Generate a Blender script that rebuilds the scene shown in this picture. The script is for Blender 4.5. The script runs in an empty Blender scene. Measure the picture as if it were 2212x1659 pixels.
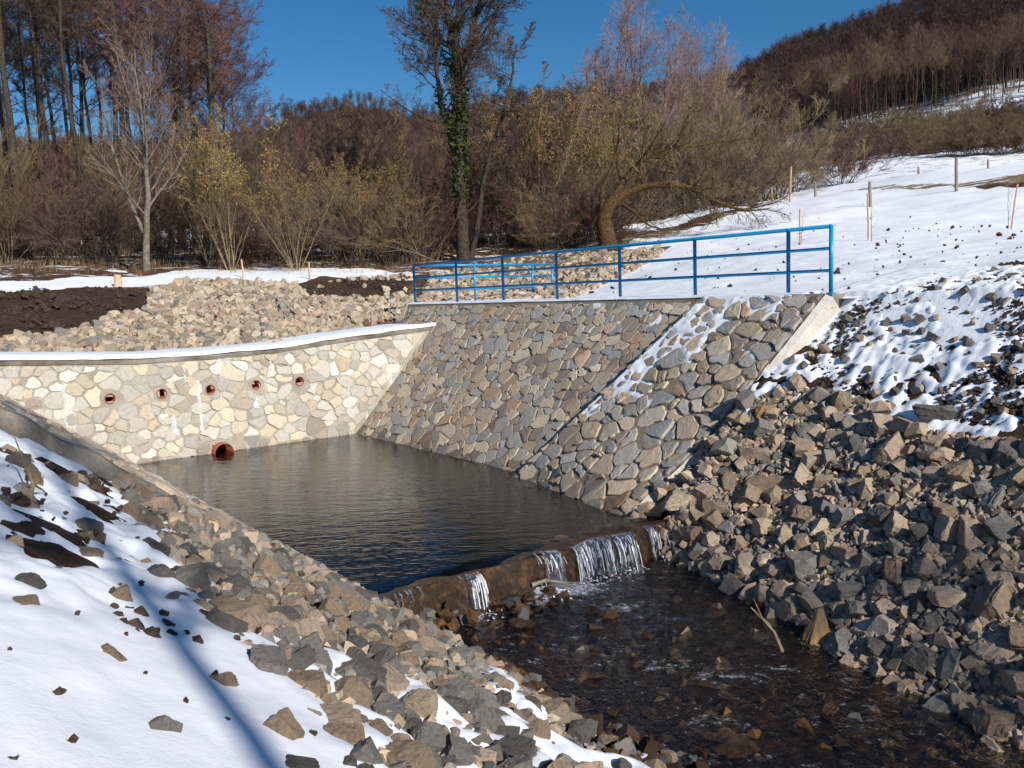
import bpy, bmesh, math, random
import numpy as np
from mathutils import Vector, Matrix
SC = bpy.context.scene
COL = SC.collection
random.seed(7)
RNG = np.random.default_rng(7)

# ------------------------------------------------------------------ camera
F = 1840.0; CX, CY = 1106.0, 829.5          # measured on a 2212 px wide view of the photograph
CAM = np.array([0., 0., 3.3])
_p, _r = math.radians(6.0), math.radians(2.0)
_f = np.array([0, math.cos(_p), -math.sin(_p)])
_r0 = np.array([1., 0, 0]); _u0 = np.cross(_r0, _f)
_rt = _r0*math.cos(_r) - _u0*math.sin(_r)
_up = _u0*math.cos(_r) + _r0*math.sin(_r)
cd = bpy.data.cameras.new('camera'); cam = bpy.data.objects.new('camera', cd); COL.objects.link(cam)
m = Matrix.Identity(4)
for i in range(3):
    m[i][0] = _rt[i]; m[i][1] = _up[i]; m[i][2] = -_f[i]; m[i][3] = CAM[i]
cam.matrix_world = m
cd.sensor_width = 36; cd.lens = 36*F/2212; cd.clip_start = 0.05; cd.clip_end = 6000
SC.camera = cam

# ------------------------------------------------------------------ light
SUN_EL = math.radians(31); SUN_AZ = math.atan2(0.6, -0.8)     # azimuth from +y towards +x
sdir = np.array([math.sin(SUN_AZ)*math.cos(SUN_EL), math.cos(SUN_AZ)*math.cos(SUN_EL), math.sin(SUN_EL)])
sl = bpy.data.lights.new('sun', 'SUN'); sun = bpy.data.objects.new('sun', sl); COL.objects.link(sun)
sl.energy = 5.0; sl.angle = math.radians(0.53); sl.color = (1.0, 0.95, 0.87)
sun.rotation_euler = Vector(sdir).to_track_quat('Z', 'Y').to_euler()
sun.location = (20, -30, 40)
W = bpy.data.worlds.new('World'); SC.world = W; W.use_nodes = True
wn = W.node_tree; bg = wn.nodes['Background']
sky = wn.nodes.new('ShaderNodeTexSky'); sky.sky_type = 'NISHITA'; sky.sun_disc = False
sky.sun_elevation = SUN_EL; sky.sun_rotation = SUN_AZ
sky.altitude = 600; sky.air_density = 1.0; sky.dust_density = 0.0; sky.ozone_density = 4.0
wh = wn.nodes.new('ShaderNodeHueSaturation'); wh.inputs['Hue'].default_value = .497; wh.inputs['Saturation'].default_value = 1.28; wh.inputs['Value'].default_value = 1.0
wn.links.new(sky.outputs[0], wh.inputs['Color']); wn.links.new(wh.outputs[0], bg.inputs['Color'])
bg.inputs['Strength'].default_value = 0.085
SC.view_settings.view_transform = 'Standard'; SC.view_settings.look = 'None'
SC.view_settings.exposure = 0.08; SC.view_settings.gamma = 1.0

# ------------------------------------------------------------------ measuring helpers
def ray(px, py):
    d = _f*F + _rt*(px-CX) - _up*(py-CY); return d/d[1]
def UD(px, py, D): return CAM + ray(px, py)*D
def UZ(px, py, z): d = ray(px, py); return CAM + d*((z-CAM[2])/d[2])
def UP(px, py, N, k): d = ray(px, py); N = np.array(N, float); return CAM + d*((k-CAM@N)/(d@N))
def PRJ(P):
    q = np.asarray(P, float)-CAM; w = q@_f; w = np.where(np.abs(w) < 1e-3, 1e-3, w)
    x = CX+F*(q@_rt)/w; y = CY-F*(q@_up)/w
    x = np.where(w > 0, x, -9e5); return x, y, w
Cc = np.array([.6, -.8, 0.]); Nn = np.array([.8, .6, 0.])     # down the channel / across it
def XY(u, v): return .6*u+.8*v, -.8*u+.6*v
def UV(x, y): return .6*x-.8*y, .8*x+.6*y
def W3(u, v, z): x, y = XY(u, v); return np.array([x, y, z])
def inpoly(px, py, poly):
    px = np.asarray(px); py = np.asarray(py); ins = np.zeros(px.shape, bool); n = len(poly)
    for i in range(n):
        x1, y1 = poly[i]; x2, y2 = poly[(i+1) % n]
        if y1 == y2: continue
        c = ((y1 > py) != (y2 > py)) & (px < (x2-x1)*(py-y1)/(y2-y1)+x1); ins ^= c
    return ins
def lattice(seed): return np.random.default_rng(seed).random((256, 256))
def vnoise(x, y, s, seed):
    L = lattice(seed); x = np.asarray(x)/s; y = np.asarray(y)/s
    xi = np.floor(x).astype(int); yi = np.floor(y).astype(int); fx = x-xi; fy = y-yi
    fx = fx*fx*(3-2*fx); fy = fy*fy*(3-2*fy)
    a = L[xi % 256, yi % 256]; b = L[(xi+1) % 256, yi % 256]; c = L[xi % 256, (yi+1) % 256]; d = L[(xi+1) % 256, (yi+1) % 256]
    return (a*(1-fx)+b*fx)*(1-fy)+(c*(1-fx)+d*fx)*fy
def fbm(x, y, s, o=4, seed=1):
    t = 0; a = 1; n = 0
    for k in range(o): t = t+a*vnoise(x+17.3*k, y-9.1*k, s/2**k, seed+k); n += a; a *= .5
    return t/n
def sstep(a, b, x): t = np.clip((x-a)/(b-a), 0, 1); return t*t*(3-2*t)

# ------------------------------------------------------------------ terrain heights
TP = [(2062,410,39),(1875,508,25),(2190,500,24),(2212,420,34),(2212,355,85),(2000,355,90),(1890,350,95),(1900,388,60),
 (1640,445,58),(1700,432,52),(1450,530,35),(1600,553,25),(1360,560,31),(1200,640,27),(1200,590,33),(1400,545,35),(1000,640,29),(1000,600,33),
 (880,600,31),(880,690,26),(600,600,31),(600,680,26),(600,730,22.5),(300,615,29),(300,700,23.5),(300,765,19.5),(0,620,26),(0,700,21),(0,765,18),
 (320,590,33),(0,572,34),(100,600,30),(550,585,34),(700,588,34),(1000,565,38),(1315,522,36),(1250,505,45),(-500,600,30),(-500,700,19),
 (300,545,60),(300,535,110),(-600,540,60),(-900,520,110),(900,500,60),(900,485,110),(1300,480,70),(1600,432,80),(1750,395,90),(1250,460,110),
 (2700,320,60),(2900,260,100),(2500,500,25),(2212,560,16.5),(1795,620,15.5)]
_pts = np.array([UD(*t) for t in TP]).tolist()
for u_, v_, z_ in [(-8,13,3.08),(-14,13.2,3.08),(-18,13.2,3.08),(-8,16,3.55),(-3,14,3.25),(3,15,3.3),(-12,16,3.5),(-16,16,3.3),(-3,19,4.1),(5,20,4),(12,12,3),
                   (-20,2,2.3),(-20,6,2.15),(-20,11,2.3),(-20,-3,2.5),(-14,-4,2.9),(-6,-6,2.7),(3,-8,2.2),(10,-8,2),(14,4,0),(-21.6,15,2.9),(-22,12.8,2.6)]:
    x_, y_ = XY(u_, v_); _pts.append([x_, y_, z_])
_pts = np.array(_pts)
def _k(r): return np.where(r > 1e-9, r*r*np.log(np.maximum(r, 1e-9)), 0)
_n = len(_pts); _A = np.zeros((_n+3, _n+3))
_r_ = np.hypot(_pts[:, None, 0]-_pts[None, :, 0], _pts[:, None, 1]-_pts[None, :, 1])
_A[:_n, :_n] = _k(_r_)+np.eye(_n)*25; _A[:_n, _n] = 1; _A[:_n, _n+1:] = _pts[:, :2]; _A[_n:, :_n] = _A[:_n, _n:].T
_w = np.linalg.solve(_A, np.r_[_pts[:, 2], 0, 0, 0])
def TFAR(x, y):
    x = np.asarray(x, float); y = np.asarray(y, float); z = _w[_n]+_w[_n+1]*x+_w[_n+2]*y
    for i in range(_n): z = z+_w[i]*_k(np.hypot(x-_pts[i, 0], y-_pts[i, 1]))
    return z
def toe_r(u): return np.interp(u, [-8.9, -6.6, -4.5, -3, 0, 10], [8.7, 8.3, 7.7, 7.4, 7.1, 6.6])
def water_z(u): return -.42-.045*np.clip(u+8.3, 0, 30)
def ZG(x, y):
    x = np.asarray(x, float); y = np.asarray(y, float); u, v = UV(x, y)
    T = TFAR(x, y)
    # downstream banks
    t = np.clip(-u/8.3, 0, 1)
    zl = (1-t)*(1.72-.47*v)+t*(.74*(4.18-v)-.12+.07*sstep(2.0, 2.8, v))
    zl = 2.9-np.log1p(np.exp(np.clip((2.9-zl)*3, -30, 30)))/3
    zt = water_z(u)-.1
    vt = toe_r(u)
    zr = zt+(v-vt)*(3.0-zt)/(12.75-vt)
    zr = zr+.30*sstep(-6.8, -8.3, u)*sstep(8.4, 9.3, v)*sstep(12.2, 11.0, v); zr = np.where(v > 12.3, np.minimum(zr, T), zr)
    bed = water_z(u)-.16
    zd = np.maximum(bed, np.where(v < 6.2, zl, zr))
    zd = np.where(v > 12.75, T, zd)
    # basin
    zb = np.maximum(-.55, np.maximum(np.minimum(v-9.45-.55, 2.75), np.minimum(.74*(4.18-v)-.35, 2.5)))
    zb = np.where(v > 13.0, T, zb)
    z = np.where(u > -8.35, zd, zb)
    zup = np.where(v > 12.9, T, np.minimum(T, np.where(v > 11.0, 2.25, 9)))
    z = np.where(u < -19.5, np.where(u < -22.5, T, np.where(v > 12.9, T, zup)), z)
    z = np.where((u >= -19.5) & (u <= -8.35) & (v < -1), np.minimum(T, .74*(4.18-v)-.35), z)
    z = np.where((u > -8.35) & (v < -3), np.minimum(zl, 2.9), z)
    return z
def HIT(px, py, d0=1.5, d1=140):
    Ds = np.exp(np.linspace(math.log(d0), math.log(d1), 600)); d = ray(px, py)
    P = CAM[None]+d[None]*Ds[:, None]; s = P[:, 2]-ZG(P[:, 0], P[:, 1]); i = np.argmax(s < 0)
    return P[i] if s[i] < 0 else P[-1]

# ------------------------------------------------------------------ mesh + tagging helpers
def link(name, me, mat=None, parent=None, loc=None):
    o = bpy.data.objects.new(name, me); COL.objects.link(o)
    if mat is not None and me is not None:
        for mm in (mat if isinstance(mat, (list, tuple)) else [mat]):
            if len(me.materials) < len(mat if isinstance(mat, (list, tuple)) else [mat]): me.materials.append(mm)
    if parent is not None: o.parent = parent
    if loc is not None: o.location = [float(q) for q in loc]
    return o
def tag(o, label=None, cat=None, group=None, kind=None):
    if label: o['label'] = label
    if cat: o['category'] = cat
    if group: o['group'] = group
    if kind: o['kind'] = kind
    return o
def empty(name, loc, rz=0, s=1):
    o = bpy.data.objects.new(name, None); COL.objects.link(o); o.location = [float(q) for q in loc]
    o.rotation_euler = (0, 0, rz); o.scale = (s, s, s); o.empty_display_size = .2; return o
def npmesh(name, V, Fc, smooth=False, col=None, attr=None):
    V = np.asarray(V, np.float32); Fc = np.asarray(Fc, np.int32); me = bpy.data.meshes.new(name)
    k = Fc.shape[1]; me.vertices.add(len(V)); me.vertices.foreach_set('co', V.ravel())
    me.loops.add(Fc.size); me.loops.foreach_set('vertex_index', Fc.ravel())
    me.polygons.add(len(Fc)); me.polygons.foreach_set('loop_start', np.arange(0, Fc.size, k, dtype=np.int32))
    me.polygons.foreach_set('loop_total', np.full(len(Fc), k, np.int32))
    me.polygons.foreach_set('use_smooth', np.full(len(Fc), smooth))
    me.update(); me.validate()
    if col is not None:
        a = me.color_attributes.new('col', 'FLOAT_COLOR', 'POINT'); c = np.ones((len(V), 4), np.float32); c[:, :3] = col
        a.data.foreach_set('color', c.ravel())
    if attr:
        for kx, vals in attr.items():
            a = me.attributes.new(kx, 'FLOAT', 'POINT'); a.data.foreach_set('value', np.asarray(vals, np.float32).ravel())
    return me
def grid_faces(nx, ny, keep=None):
    i = np.arange(nx-1)[:, None]; j = np.arange(ny-1)[None, :]; a = i*ny+j
    f = np.stack([a, a+ny, a+ny+1, a+1], -1).reshape(-1, 4)
    return f if keep is None else f[keep.reshape(-1)]
def compact(V, Fc, *arrs):
    used = np.unique(Fc); mp = -np.ones(len(V), int); mp[used] = np.arange(len(used))
    return (V[used], mp[Fc])+tuple(a[used] for a in arrs)
class MB:                                                  # collects pieces, builds ONE mesh
    def __init__(s): s.V = []; s.F = []; s.C = []
    def add(s, V, Fc, col=(1, 1, 1)):
        n = len(s.V); s.V += [tuple(map(float, q)) for q in V]; s.F += [tuple(i+n for i in f) for f in Fc]
        s.C += [tuple(col)]*len(V) if np.ndim(col) == 1 else [tuple(c) for c in col]
    def box(s, c, ax, ay, az):                            # centre and three half axes
        c, ax, ay, az = map(lambda q: np.array(q, float), (c, ax, ay, az))
        P = [c+i*ax+j*ay+k*az for k in (-1, 1) for j in (-1, 1) for i in (-1, 1)]
        s.add(P, [(0, 2, 3, 1), (4, 5, 7, 6), (0, 1, 5, 4), (2, 6, 7, 3), (0, 4, 6, 2), (1, 3, 7, 5)])
    def tube(s, pts, rad, n=8, cap=True):
        pts = [np.array(p, float) for p in pts]; rad = rad if np.ndim(rad) else [rad]*len(pts); R = []
        t0 = pts[1]-pts[0]; a = np.cross(t0, [0, 0, 1.]); a = a if np.linalg.norm(a) > 1e-4*np.linalg.norm(t0) else np.array([1., 0, 0]); a /= np.linalg.norm(a)
        for i, p in enumerate(pts):
            t = pts[min(i+1, len(pts)-1)]-pts[max(i-1, 0)]; t = t/np.linalg.norm(t); a = a-t*(a@t); a /= np.linalg.norm(a); b = np.cross(t, a)
            R += [p+rad[i]*(a*math.cos(2*math.pi*k/n)+b*math.sin(2*math.pi*k/n)) for k in range(n)]
        Fc = [(i*n+k, i*n+(k+1) % n, (i+1)*n+(k+1) % n, (i+1)*n+k) for i in range(len(pts)-1) for k in range(n)]
        if cap: Fc += [tuple(range(n-1, -1, -1)), tuple((len(pts)-1)*n+k for k in range(n))]
        s.add(R, Fc)
    def mesh(s, name, smooth=False):
        me = bpy.data.meshes.new(name); me.from_pydata(s.V, [], s.F); me.update()
        a = me.color_attributes.new('col', 'FLOAT_COLOR', 'POINT')
        a.data.foreach_set('color', np.c_[np.array(s.C, np.float32), np.ones(len(s.C), np.float32)].ravel())
        if smooth: me.polygons.foreach_set('use_smooth', [True]*len(me.polygons))
        return me

# ------------------------------------------------------------------ materials
def newmat(name):
    mt = bpy.data.materials.new(name); mt.use_nodes = True; nt = mt.node_tree; nt.nodes.clear()
    out = nt.nodes.new('ShaderNodeOutputMaterial'); return mt, nt, out
def N(nt, typ, **kw):
    n = nt.nodes.new(typ)
    for k, v in kw.items():
        if k.startswith('i_'):
            key = k[2:].replace('_', ' '); n.inputs[key].default_value = v
        else: setattr(n, k, v)
    return n
def noise(nt, scale, detail=5, rough=.6, coord='Object', vec=None):
    tc = N(nt, 'ShaderNodeTexCoord'); n = N(nt, 'ShaderNodeTexNoise'); n.inputs['Scale'].default_value = scale
    n.inputs['Detail'].default_value = detail; n.inputs['Roughness'].default_value = rough
    nt.links.new(vec if vec is not None else tc.outputs[coord], n.inputs['Vector']); return n
def ramp(nt, src, stops):
    r = N(nt, 'ShaderNodeValToRGB'); e = r.color_ramp.elements
    while len(e) < len(stops): e.new(.5)
    for q, (p, c) in zip(e, stops): q.position = p; q.color = (*c, 1) if len(c) == 3 else c
    nt.links.new(src, r.inputs[0]); return r
def mixc(nt, fac, a, b, mode='MIX'):
    n = N(nt, 'ShaderNodeMix', data_type='RGBA', blend_type=mode)
    for s, i in ((fac, 0), (a, 6), (b, 7)):
        if isinstance(s, (int, float)): n.inputs[i].default_value = s
        elif isinstance(s, tuple): n.inputs[i].default_value = (*s, 1)
        else: nt.links.new(s, n.inputs[i])
    return n.outputs[2]
def math_(nt, op, a, b=None, c=None, clamp=False):
    n = N(nt, 'ShaderNodeMath', operation=op, use_clamp=clamp)
    for i, s in enumerate((a, b, c)):
        if s is None: continue
        if isinstance(s, (int, float)): n.inputs[i].default_value = s
        else: nt.links.new(s, n.inputs[i])
    return n.outputs[0]
def attrib(nt, name): return N(nt, 'ShaderNodeAttribute', attribute_name=name)
def bump(nt, h, dist, strength=1.):
    b = N(nt, 'ShaderNodeBump'); b.inputs['Distance'].default_value = dist; b.inputs['Strength'].default_value = strength
    nt.links.new(h, b.inputs['Height']); return b.outputs[0]
def princ(nt, out, base, rough=.8, normal=None, spec=.3, metal=0.):
    p = N(nt, 'ShaderNodeBsdfPrincipled')
    if isinstance(base, tuple): p.inputs['Base Color'].default_value = (*base, 1)
    else: nt.links.new(base, p.inputs['Base Color'])
    if isinstance(rough, (int, float)): p.inputs['Roughness'].default_value = rough
    else: nt.links.new(rough, p.inputs['Roughness'])
    p.inputs['Specular IOR Level'].default_value = spec; p.inputs['Metallic'].default_value = metal
    if normal is not None: nt.links.new(normal, p.inputs['Normal'])
    nt.links.new(p.outputs[0], out.inputs[0]); return p
def simple(name, a, b, scale=8, rough=.8, bmp=0., spec=.3, rnd=0., detail=6):
    mt, nt, out = newmat(name); n = noise(nt, scale, detail, .65); r = ramp(nt, n.outputs[0], [(.3, a), (.7, b)]); c = r.outputs[0]
    if rnd:
        oi = N(nt, 'ShaderNodeObjectInfo'); hs = N(nt, 'ShaderNodeHueSaturation')
        v = math_(nt, 'MULTIPLY_ADD', oi.outputs['Random'], rnd, 1-rnd/2); nt.links.new(v, hs.inputs['Value'])
        h = math_(nt, 'MULTIPLY_ADD', oi.outputs['Random'], .03, .485); nt.links.new(h, hs.inputs['Hue'])
        nt.links.new(c, hs.inputs['Color']); c = hs.outputs[0]
    nm = bump(nt, n.outputs[0], bmp) if bmp else None
    princ(nt, out, c, rough, nm, spec); return mt
def vcol(name, scale=14, amt=.5, rough=.85, bmp=.01, spec=.25, warm=(1.25, 1.1, .9), cool=(.6, .6, .65), fine=90):
    mt, nt, out = newmat(name); a = attrib(nt, 'col'); n = noise(nt, scale, 6, .65); n2 = noise(nt, fine, 3, .7)
    r = ramp(nt, n.outputs[0], [(.3, cool), (.7, warm)])
    c = mixc(nt, amt, a.outputs['Color'], mixc(nt, 1., a.outputs['Color'], r.outputs[0], 'MULTIPLY'))
    r2 = ramp(nt, n2.outputs[0], [(.35, (.72, .72, .72)), (.65, (1.18, 1.18, 1.18))]); c = mixc(nt, .8, c, r2.outputs[0], 'MULTIPLY')
    h = math_(nt, 'ADD', n.outputs[0], math_(nt, 'MULTIPLY', n2.outputs[0], .35))
    princ(nt, out, c, rough, bump(nt, h, bmp), spec); return mt

def snow_nodes(nt):
    n = noise(nt, 1.6, 4, .5); n2 = noise(nt, 60, 3, .6)
    c = ramp(nt, n.outputs[0], [(.3, (.80, .82, .86)), (.7, (.87, .89, .92))])
    h = math_(nt, 'ADD', n.outputs[0], math_(nt, 'MULTIPLY', n2.outputs[0], .07)); return c.outputs[0], h
mt_snow, nt, out = newmat('snow'); c, h = snow_nodes(nt); princ(nt, out, c, .6, bump(nt, h, .03), .2)

mt_ground, nt, out = newmat('ground'); a = attrib(nt, 'col'); s = attrib(nt, 'snow')
tc = N(nt, 'ShaderNodeTexCoord'); mp = N(nt, 'ShaderNodeMapping'); nt.links.new(tc.outputs['Object'], mp.inputs[0]); mp.inputs['Scale'].default_value = (.55, 1.2, 1)
n1 = noise(nt, 1.1, 8, .72, vec=mp.outputs[0]); n2 = noise(nt, 9, 6, .7); n3 = noise(nt, 40, 3, .7)
soil = mixc(nt, 1., a.outputs['Color'], ramp(nt, n2.outputs[0], [(.3, (.45, .42, .4)), (.5, (1, .95, .9)), (.72, (1.7, 1.6, 1.4))]).outputs[0], 'MULTIPLY')
soil = mixc(nt, .7, soil, ramp(nt, n3.outputs[0], [(.3, (.5, .5, .5)), (.7, (1.5, 1.5, 1.5))]).outputs[0], 'MULTIPLY')
sc_, sh = snow_nodes(nt)
k = math_(nt, 'ADD', s.outputs['Fac'], math_(nt, 'MULTIPLY_ADD', n1.outputs[0], 2.2, -1.1))
k = math_(nt, 'MULTIPLY_ADD', math_(nt, 'SUBTRACT', k, .5), 9., .5, clamp=True)
cc = mixc(nt, k, soil, sc_)
hh = math_(nt, 'MULTIPLY_ADD', k, .6, math_(nt, 'MULTIPLY', n2.outputs[0], math_(nt, 'SUBTRACT', 1.2, k)))
hh = math_(nt, 'ADD', hh, math_(nt, 'MULTIPLY', sh, .5))
princ(nt, out, cc, .8, bump(nt, hh, .07), .15)

mt_soil = simple('dark_soil', (.030, .020, .013), (.10, .068, .045), 22, .95, .03)
mt_stone = vcol('masonry_stone', 16, .6, .85, .012, warm=(1.3, 1.2, 1.05), cool=(.78, .74, .70))
mt_rock = vcol('quarry_rock', 9, .75, .85, .025, warm=(1.24, 1.15, 1.03), cool=(.62, .60, .58), fine=70)
# mortar
def mortar(name, a, b, stain=None):
    mt, nt, out = newmat(name); n = noise(nt, 1.3, 7, .7); n2 = noise(nt, 40, 4, .7)
    c = ramp(nt, n.outputs[0], [(.35, a), (.65, b)]).outputs[0]
    c = mixc(nt, .8, c, ramp(nt, n2.outputs[0], [(.3, (.75, .75, .75)), (.7, (1.15, 1.15, 1.15))]).outputs[0], 'MULTIPLY')
    if stain:
        tc = N(nt, 'ShaderNodeTexCoord'); mp = N(nt, 'ShaderNodeMapping'); mp.inputs['Scale'].default_value = (3, 3, .35); nt.links.new(tc.outputs['Object'], mp.inputs[0])
        n3 = noise(nt, 1.2, 4, .6, vec=mp.outputs[0]); c = mixc(nt, ramp(nt, n3.outputs[0], [(.55, (0, 0, 0)), (.68, (.9, .9, .9))]).outputs[0], c, stain)
    princ(nt, out, c, .9, bump(nt, n2.outputs[0], .02), .2); return mt
mt_mort_light = mortar('pale_mortar', (.33, .29, .22), (.50, .46, .39), (.66, .66, .64))
mt_mort_brown = mortar('brown_mortar', (.19, .145, .10), (.32, .26, .195))
mt_lime = mortar('lime_streaked_concrete', (.50, .43, .33), (.80, .76, .68))
mt_conc = mortar('weathered_concrete', (.12, .095, .065), (.33, .30, .245))

mt_blue, nt, out = newmat('blue_paint'); n = noise(nt, 30, 4); c = ramp(nt, n.outputs[0], [(.35, (.004, .21, .46)), (.65, (.006, .28, .56))]).outputs[0]
princ(nt, out, c, .32, bump(nt, n.outputs[0], .002), .5)
mt_pvc, nt, out = newmat('orange_brown_plastic'); n = noise(nt, 12, 5); princ(nt, out, ramp(nt, n.outputs[0], [(.3, (.30, .07, .035)), (.7, (.42, .12, .06))]).outputs[0], .4, None, .4)
mt_stake = simple('pale_timber', (.50, .33, .20), (.72, .50, .33), 20, .8, .004)
mt_post = simple('grey_timber', (.20, .16, .12), (.36, .30, .24), 20, .9, .006)
mt_wire = simple('galvanised_wire', (.3, .3, .3), (.4, .4, .4), 5, .5)

def bark(name, a, b, sc=9, bmp=.03, rnd=.5): return simple(name, a, b, sc, .9, bmp, .15, rnd)
mt_bark_dark = bark('dark_bark', (.022, .017, .013), (.10, .08, .06))
mt_bark_pale = bark('pale_bark', (.10, .08, .055), (.34, .31, .24), 5)
mt_bark_brown = bark('brown_bark', (.07, .05, .032), (.22, .165, .11))
mt_bark_moss = bark('mossy_bark', (.02, .015, .009), (.15, .085, .035), 11, .07)
mt_stem = bark('tan_stem', (.15, .11, .065), (.36, .28, .18), 9)
def twigm(name, a, b, rnd=.5): return simple(name, a, b, .7, .85, 0, .15, rnd)
mt_tw_red = twigm('reddish_twigs', (.085, .048, .043), (.20, .105, .085))
mt_tw_pale = twigm('pale_twigs', (.16, .12, .10), (.30, .22, .17))
mt_tw_pink = twigm('pinkish_twigs', (.30, .20, .17), (.46, .33, .27))
mt_tw_brown = twigm('brown_twigs', (.10, .068, .042), (.23, .155, .09))
mt_tw_dark = twigm('dark_twigs', (.055, .040, .030), (.14, .10, .075))
mt_tw_olive = twigm('olive_twigs', (.11, .08, .045), (.22, .16, .09)); mt_tw_scrub = twigm('russet_twigs', (.16, .115, .072), (.30, .22, .14))
mt_catkin = simple('ochre_catkins', (.17, .115, .045), (.34, .235, .085), 2, .8, 0, .2, .4)
mt_ivy = simple('ivy_leaves', (.012, .020, .006), (.075, .09, .022), 3, .7, 0, .2)
mt_straw = simple('dry_grass', (.16, .11, .06), (.40, .30, .17), 6, .9)
mt_conif = simple('dark_needles', (.012, .02, .010), (.04, .055, .025), 2, .8)

# water
def water(name, wave, dist, tint, foam=False, detail=5, stretch=(1, 1, 1), rough=.03):
    mt, nt, out = newmat(name); tc = N(nt, 'ShaderNodeTexCoord'); mp = N(nt, 'ShaderNodeMapping'); nt.links.new(tc.outputs['Object'], mp.inputs[0])
    mp.inputs['Rotation'].default_value = (0, 0, math.radians(35)); mp.inputs['Scale'].default_value = stretch
    n = noise(nt, wave, detail, .5, vec=mp.outputs[0]); n2 = noise(nt, wave*4, max(1, detail-2), .5, vec=mp.outputs[0])
    h = math_(nt, 'ADD', n.outputs[0], math_(nt, 'MULTIPLY', n2.outputs[0], .34)); nm = bump(nt, h, dist)
    fr = N(nt, 'ShaderNodeFresnel'); fr.inputs['IOR'].default_value = 1.37; nt.links.new(nm, fr.inputs['Normal'])
    g = N(nt, 'ShaderNodeBsdfGlossy'); g.inputs['Color'].default_value = (1, 1, 1, 1); g.inputs['Roughness'].default_value = rough; nt.links.new(nm, g.inputs['Normal'])
    t = N(nt, 'ShaderNodeBsdfTransparent'); t.inputs['Color'].default_value = (*tint, 1)
    mx = N(nt, 'ShaderNodeMixShader'); nt.links.new(fr.outputs[0], mx.inputs[0]); nt.links.new(t.outputs[0], mx.inputs[1]); nt.links.new(g.outputs[0], mx.inputs[2])
    last = mx.outputs[0]
    if foam:
        a = attrib(nt, 'foam'); mp2 = N(nt, 'ShaderNodeMapping'); nt.links.new(tc.outputs['Object'], mp2.inputs[0]); mp2.inputs['Rotation'].default_value = (0, 0, math.radians(53)); mp2.inputs['Scale'].default_value = (.9, 1.3, 1)
        n3 = noise(nt, 9, 9, .82, vec=mp2.outputs[0])
        k = math_(nt, 'ADD', a.outputs['Fac'], math_(nt, 'MULTIPLY_ADD', n3.outputs[0], 4.2, -2.45)); k = math_(nt, 'MULTIPLY', k, 1.6, clamp=True)
        d = N(nt, 'ShaderNodeBsdfPrincipled'); d.inputs['Base Color'].default_value = (.72, .78, .84, 1); d.inputs['Roughness'].default_value = .25; nt.links.new(bump(nt, n3.outputs[0], .05), d.inputs['Normal'])
        m2 = N(nt, 'ShaderNodeMixShader'); nt.links.new(k, m2.inputs[0]); nt.links.new(last, m2.inputs[1]); nt.links.new(d.outputs[0], m2.inputs[2]); last = m2.outputs[0]
    nt.links.new(last, out.inputs[0]); return mt
mt_pool = water('pool_water', 2.0, .011, (.72, .70, .50), stretch=(.8, 2.6, 1), rough=.01, detail=2)
mt_stream = water('stream_water', 9.0, .035, (.85, .78, .64), foam=True, stretch=(1.3, .8, 1))
mt_bed, nt, out = newmat('stream_bed'); n = noise(nt, 6, 8, .75); n2 = noise(nt, 1.2, 3)
c = ramp(nt, n.outputs[0], [(.3, (.010, .006, .004)), (.5, (.07, .038, .018)), (.72, (.28, .15, .055))]).outputs[0]
c = mixc(nt, .7, c, ramp(nt, n2.outputs[0], [(.4, (.5, .5, .5)), (.65, (1.5, 1.3, 1.0))]).outputs[0], 'MULTIPLY'); princ(nt, out, c, .25, bump(nt, n.outputs[0], .12), .5)
mt_mud, nt, out = newmat('pool_mud'); n = noise(nt, 1.2, 6); princ(nt, out, ramp(nt, n.outputs[0], [(.3, (.05, .043, .024)), (.7, (.09, .075, .042))]).outputs[0], .9)
mt_fall, nt, out = newmat('falling_water'); tc = N(nt, 'ShaderNodeTexCoord'); mp = N(nt, 'ShaderNodeMapping'); nt.links.new(tc.outputs['Object'], mp.inputs[0]); mp.inputs['Scale'].default_value = (1, 1, .16)
n = noise(nt, 26, 5, .75, vec=mp.outputs[0]); nm = bump(nt, n.outputs[0], .06)
d = N(nt, 'ShaderNodeBsdfPrincipled'); d.inputs['Base Color'].default_value = (.7, .74, .8, 1); d.inputs['Roughness'].default_value = .12; d.inputs['Specular IOR Level'].default_value = .9; nt.links.new(nm, d.inputs['Normal'])
g = N(nt, 'ShaderNodeBsdfGlossy'); g.inputs['Roughness'].default_value = .06; nt.links.new(nm, g.inputs['Normal']); t = N(nt, 'ShaderNodeBsdfTransparent')
fr = N(nt, 'ShaderNodeFresnel'); nt.links.new(nm, fr.inputs['Normal']); m1 = N(nt, 'ShaderNodeMixShader'); nt.links.new(fr.outputs[0], m1.inputs[0]); nt.links.new(t.outputs[0], m1.inputs[1]); nt.links.new(g.outputs[0], m1.inputs[2])
m2 = N(nt, 'ShaderNodeMixShader'); nt.links.new(ramp(nt, n.outputs[0], [(.50, (0, 0, 0)), (.64, (.8, .8, .8))]).outputs[0], m2.inputs[0]); nt.links.new(m1.outputs[0], m2.inputs[1]); nt.links.new(d.outputs[0], m2.inputs[2]); nt.links.new(m2.outputs[0], out.inputs[0])

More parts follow.
